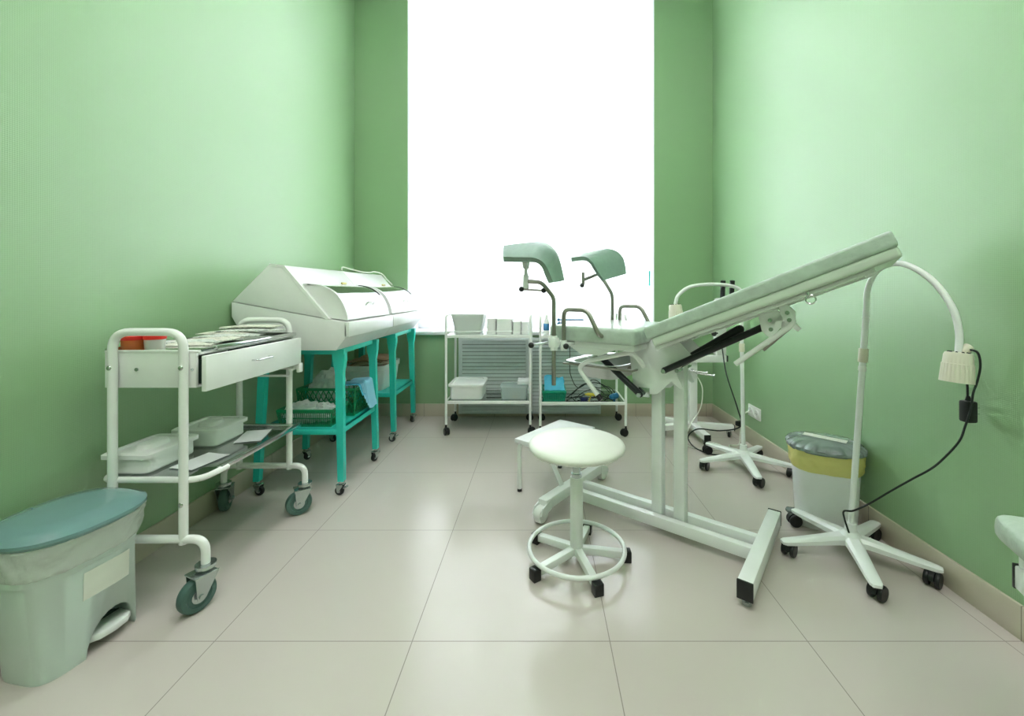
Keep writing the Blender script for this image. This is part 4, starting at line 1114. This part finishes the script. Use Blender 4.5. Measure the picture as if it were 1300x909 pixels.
L1, q1 = lamp('gooseneck_lamp', 'white gooseneck examination lamp on five-star castor base, near the right wall', (1.235, 1.69, 0), -110, (1.298, 1.69, .99),
     [(1.303, 1.69, 1.07), (1.318, 1.665, 1.14), (1.343, 1.615, 1.168), (1.354, 1.55, 1.152), (1.372, 1.48, 1.095), (1.386, 1.43, 1.01), (1.392, 1.412, .93), (1.384, 1.405, .862)], (1.384, 1.405, .862), (-.10, -.03, -1), .255,
     ((.78, .835, .0165), (.745, .765, .0135), (.955, .96, .0130)))
L2, q2 = lamp('gooseneck_lamp', 'white gooseneck lamp on five-star base, behind the raised backrest', (1.22, 2.55, 0), -100, (1.205, 2.55, 1.03),
     [(1.195, 2.55, 1.075), (1.13, 2.55, 1.098), (1.02, 2.55, 1.105), (.90, 2.55, 1.09), (.83, 2.55, 1.04), (.81, 2.55, .985)], (.81, 2.55, .985), (.05, -.05, -1), .265,
     ((.70, .75, .0165),))
# lamp switch knob + cable + adapter of the near lamp
k = MB(); k.cyl((1.392, 1.402, .858), (1.416, 1.40, .882), .014, seg=18, bev=.004); k.build('switch_knob', 'ivory', L1, world=True)
ad = thing('power_adapter', 'black plug-in power adapter hanging below the near lamp head', 'power adapter', (1.418, 1.41, .63))
k = MB(); k.bb((1.402, 1.392, .628), (1.438, 1.426, .70), bev=.007); k.cyl((1.421, 1.41, .70), (1.421, 1.41, .715), .009, .005, seg=12); k.build('housing', 'black', ad, world=True)
k = MB(); k.cyl((1.44, 1.41, .655), (1.458, 1.41, .655), .0022, seg=8); k.cyl((1.44, 1.41, .675), (1.458, 1.41, .675), .0022, seg=8); k.build('prong', 'chrome', ad, world=True)
k = MB(); k.tube(spline([(1.419, 1.41, .712), (1.408, 1.40, .75), (1.405, 1.40, .78)]), .0032, 8)
k.tube(spline([(1.404, 1.390, .872), (1.420, 1.378, .862), (1.430, 1.380, .82), (1.426, 1.385, .77), (1.412, 1.385, .73), (1.402, 1.383, .68), (1.385, 1.385, .62), (1.37, 1.39, .57), (1.345, 1.42, .50), (1.34, 1.46, .45), (1.315, 1.50, .40), (1.29, 1.56, .33), (1.26, 1.62, .255), (1.225, 1.66, .205), (1.205, 1.685, .19), (1.20, 1.675, .165), (1.207, 1.66, .118)]), .0034, 8)
k.build('power_lead', 'cableblack', ad, world=True)

# ================================================================== COLPOSCOPE (behind)
K = thing('colposcope_stand', 'white colposcope on a column stand in the back right corner', 'colposcope', (1.115, 3.12, 0))
k = MB()
k.bb((1.085, 3.09, .07), (1.145, 3.15, .62), bev=.006); k.build('column', 'paint', K, world=True)
for (p, q_) in (((1.115, 3.12), (1.125, 2.86)), ((1.115, 3.12), (.94, 3.28)), ((1.115, 3.12), (1.40, 3.08)), ((1.115, 3.12), (1.12, 3.42)), ((1.115, 3.12), (.86, 3.07))):
    k = MB(); k.beam((p[0], p[1], .085), (q_[0], q_[1], .075), .045, .04, .004); lg = k.build('base_leg', 'paint', K, world=True)
    d_ = (Vector(q_) - Vector(p)).normalized()
    k = MB(); k.beam((q_[0], q_[1], .075), (q_[0] + d_.x * .006, q_[1] + d_.y * .006, .075), .046, .041, .002); k.build('end_cap', 'black', lg, world=True)
    castor(K, q_[0] - 1.115 - d_.x * .03, q_[1] - 3.12 - d_.y * .03, .024, .058, 1.0, 'zinc', 'black', w=.018, trail=.01)
k = MB(); k.cyl((1.115, 3.12, .60), (1.115, 3.12, .66), .02, seg=20); k.bb((1.07, 3.06, .548), (1.345, 3.088, .602), bev=.008); k.build('arm', 'paint', K, world=True)
k = MB(); k.box((1.350, 3.075, .577), (.012, .03, .045), bev=.004); k.build('arm_cap', 'black', K, world=True)
k = MB()
for (x_, z_2) in ((1.075, .495), (1.125, .475)): k.cyl((x_, 3.05, z_2), (x_ + .10, 3.0, z_2 - .008), .006, seg=10); k.cyl((x_ + .10, 3.0, z_2 - .008), (x_ + .106, 2.998, z_2 - .008), .014, seg=14); k.cyl((x_, 3.05, z_2), (1.115, 3.10, z_2), .006, seg=8)
k.build('locking_pin', 'chrome', K, world=True)
k = MB(); k.bb((1.27, 3.06, .60), (1.345, 3.13, .90), bev=.012); k.beam((1.30, 3.10, .89), (1.27, 2.98, 1.0), .05, .05, .008); k.bb((1.23, 2.88, .93), (1.33, 3.02, 1.015), bev=.015); hd = k.build('optical_head', 'plast', K, world=True)
k = MB()
for x_ in (1.243, 1.305): k.cyl((x_, 2.90, 1.005), (x_ - .012, 2.86, 1.135), .0155, .0165, seg=18, bev=.003)
k.build('eyepiece', 'black', hd, world=True)
k = MB(); k.sphere((1.245, 3.05, .84), .018); k.sphere((1.24, 3.03, .76), .018); k.cyl((1.245, 3.05, .84), (1.28, 3.07, .84), .008, seg=10); k.cyl((1.24, 3.03, .76), (1.28, 3.07, .76), .008, seg=10); k.build('focus_knob', 'black', hd, world=True)
# floor cables
cable('power_cable', 'black cable hanging beside the rear lamp pole and looping to the floor', [(1.30, 3.04, .67), (1.27, 2.9, .50), (1.235, 2.66, .33), (1.235, 2.62, .23), (1.15, 2.72, .17), (1.06, 2.86, .135), (1.01, 2.90, .07), (1.03, 2.85, .02), (1.10, 2.76, .006), (1.20, 2.75, .005), (1.33, 2.78, .005)], .0042, 'cableblack')
cable('power_cable', 'white cable hanging from the colposcope column and lying on the floor', [(1.13, 3.06, .45), (1.155, 3.03, .38), (1.15, 3.02, .28), (1.13, 3.03, .2), (1.06, 3.0, .12), (1.0, 2.93, .02), (1.06, 2.85, .005), (1.2, 2.84, .005), (1.24, 2.92, .005), (1.18, 3.0, .005)], .004, 'cablewhite')
cable('power_cable', 'pale cable running from the wall outlet down to the floor', [(1.452, 2.945, .235), (1.41, 2.95, .20), (1.40, 2.97, .08), (1.37, 2.93, .006), (1.30, 2.92, .005), (1.28, 2.80, .005), (1.35, 2.70, .005)], .0045, 'cablewhite')
k = MB(); k.box((1.235, 2.63, .245), (.05, .03, .03), rot=(0, 0, .4), bev=.006); tag(k.build('cable_switch', 'black'), 'small black in-line switch beside the rear lamp pole', 'switch')

# ================================================================== RIGHT BIN
G = thing('pedal_bin', 'white pedal bin with yellow liner and ribbed grey lid by the right wall', 'bin', (1.310, 1.957, 0), -.42)
rz_ = .0
ax, ay = 1.06, .90
k = MB(); k.loft([supel(0, 0, 0, .108 * ax, .105 * ay, 3.6), supel(0, 0, .012, .110 * ax, .11 * ay, 3.6), supel(0, 0, .30, .124 * ax, .128 * ay, 3.2), supel(0, 0, .335, .128 * ax, .132 * ay, 3.0)]); k.build('body', 'binwhite', G)
k = MB(); rings = []
for j in range(12):
    u = j / 11; z = .258 + .086 * u; a_ = (.127 + .013 * u ** .5) * ax; b_ = (.131 + .013 * u ** .5) * ay
    rings.append(wob(supel(0, 0, z + .006 * math.sin(2 * u), a_, b_, 2.9, 128), .04, 9))
k.loft(rings, False, False); k.build('liner', 'liner_y', G)
k = MB()
k.loft([supel(0, 0, z, a_ * ax, b_ * ay, 2.5, 192, 20, q) for z, a_, b_, q in ((.343, .140, .146, .01), (.350, .145, .151, .02), (.362, .140, .146, .055), (.374, .125, .13, .075), (.382, .10, .104, .08), (.386, .06, .063, .03), (.387, .02, .02, 0))]); ld = k.build('lid', 'lid_r', G)
k = MB(); k.box((.0, .0, .3885), (.17, .045, .0015), rot=(0, 0, -.35), bev=.0005); plabel(k.build('sticker', 'label', ld), 'white strip sticker on the lid')
k = MB(); k.prism([(-.085, -.03), (-.15, -.022), (-.158, 0), (-.15, .022), (-.085, .03)], 'z', .02, .032, bev=.003); k.build('pedal', 'lid_r', G)

# ================================================================== COUCH AT RIGHT EDGE (local x along width, y along length toward viewer)
Cc = thing('treatment_couch', 'pale film-covered treatment couch corner at the right edge of the room', 'couch', (.93, .88, 0), -.40)
k = cushion(0, .50, -1.7, 0, .555, .612, .028); k.build('mattress', 'film', Cc)
k = MB()
for xx in (.035, .465): k.beam((xx, -1.66, .505), (xx, -.045, .505), .036, .045, .003)
k.beam((.053, -.10, .505), (.447, -.10, .505), .034, .040, .003); k.beam((.053, -1.6, .505), (.447, -1.6, .505), .034, .040, .003)
k.bb((.02, -1.66, .528), (.48, -.05, .556), bev=.003)
k.build('frame', 'paint2', Cc)
k = MB()
for xx in (.035, .465): k.box((xx, -.044, .505), (.039, .008, .048), bev=.002)
k.build('end_cap', 'black', Cc)
for xx in (.035, .465):
    for yy in (-.45, -1.45):
        k = MB(); k.beam((xx, yy, .0), (xx, yy, .485), .036, .036, .003, up=(1, 0, 0)); k.build('leg', 'paint2', Cc)
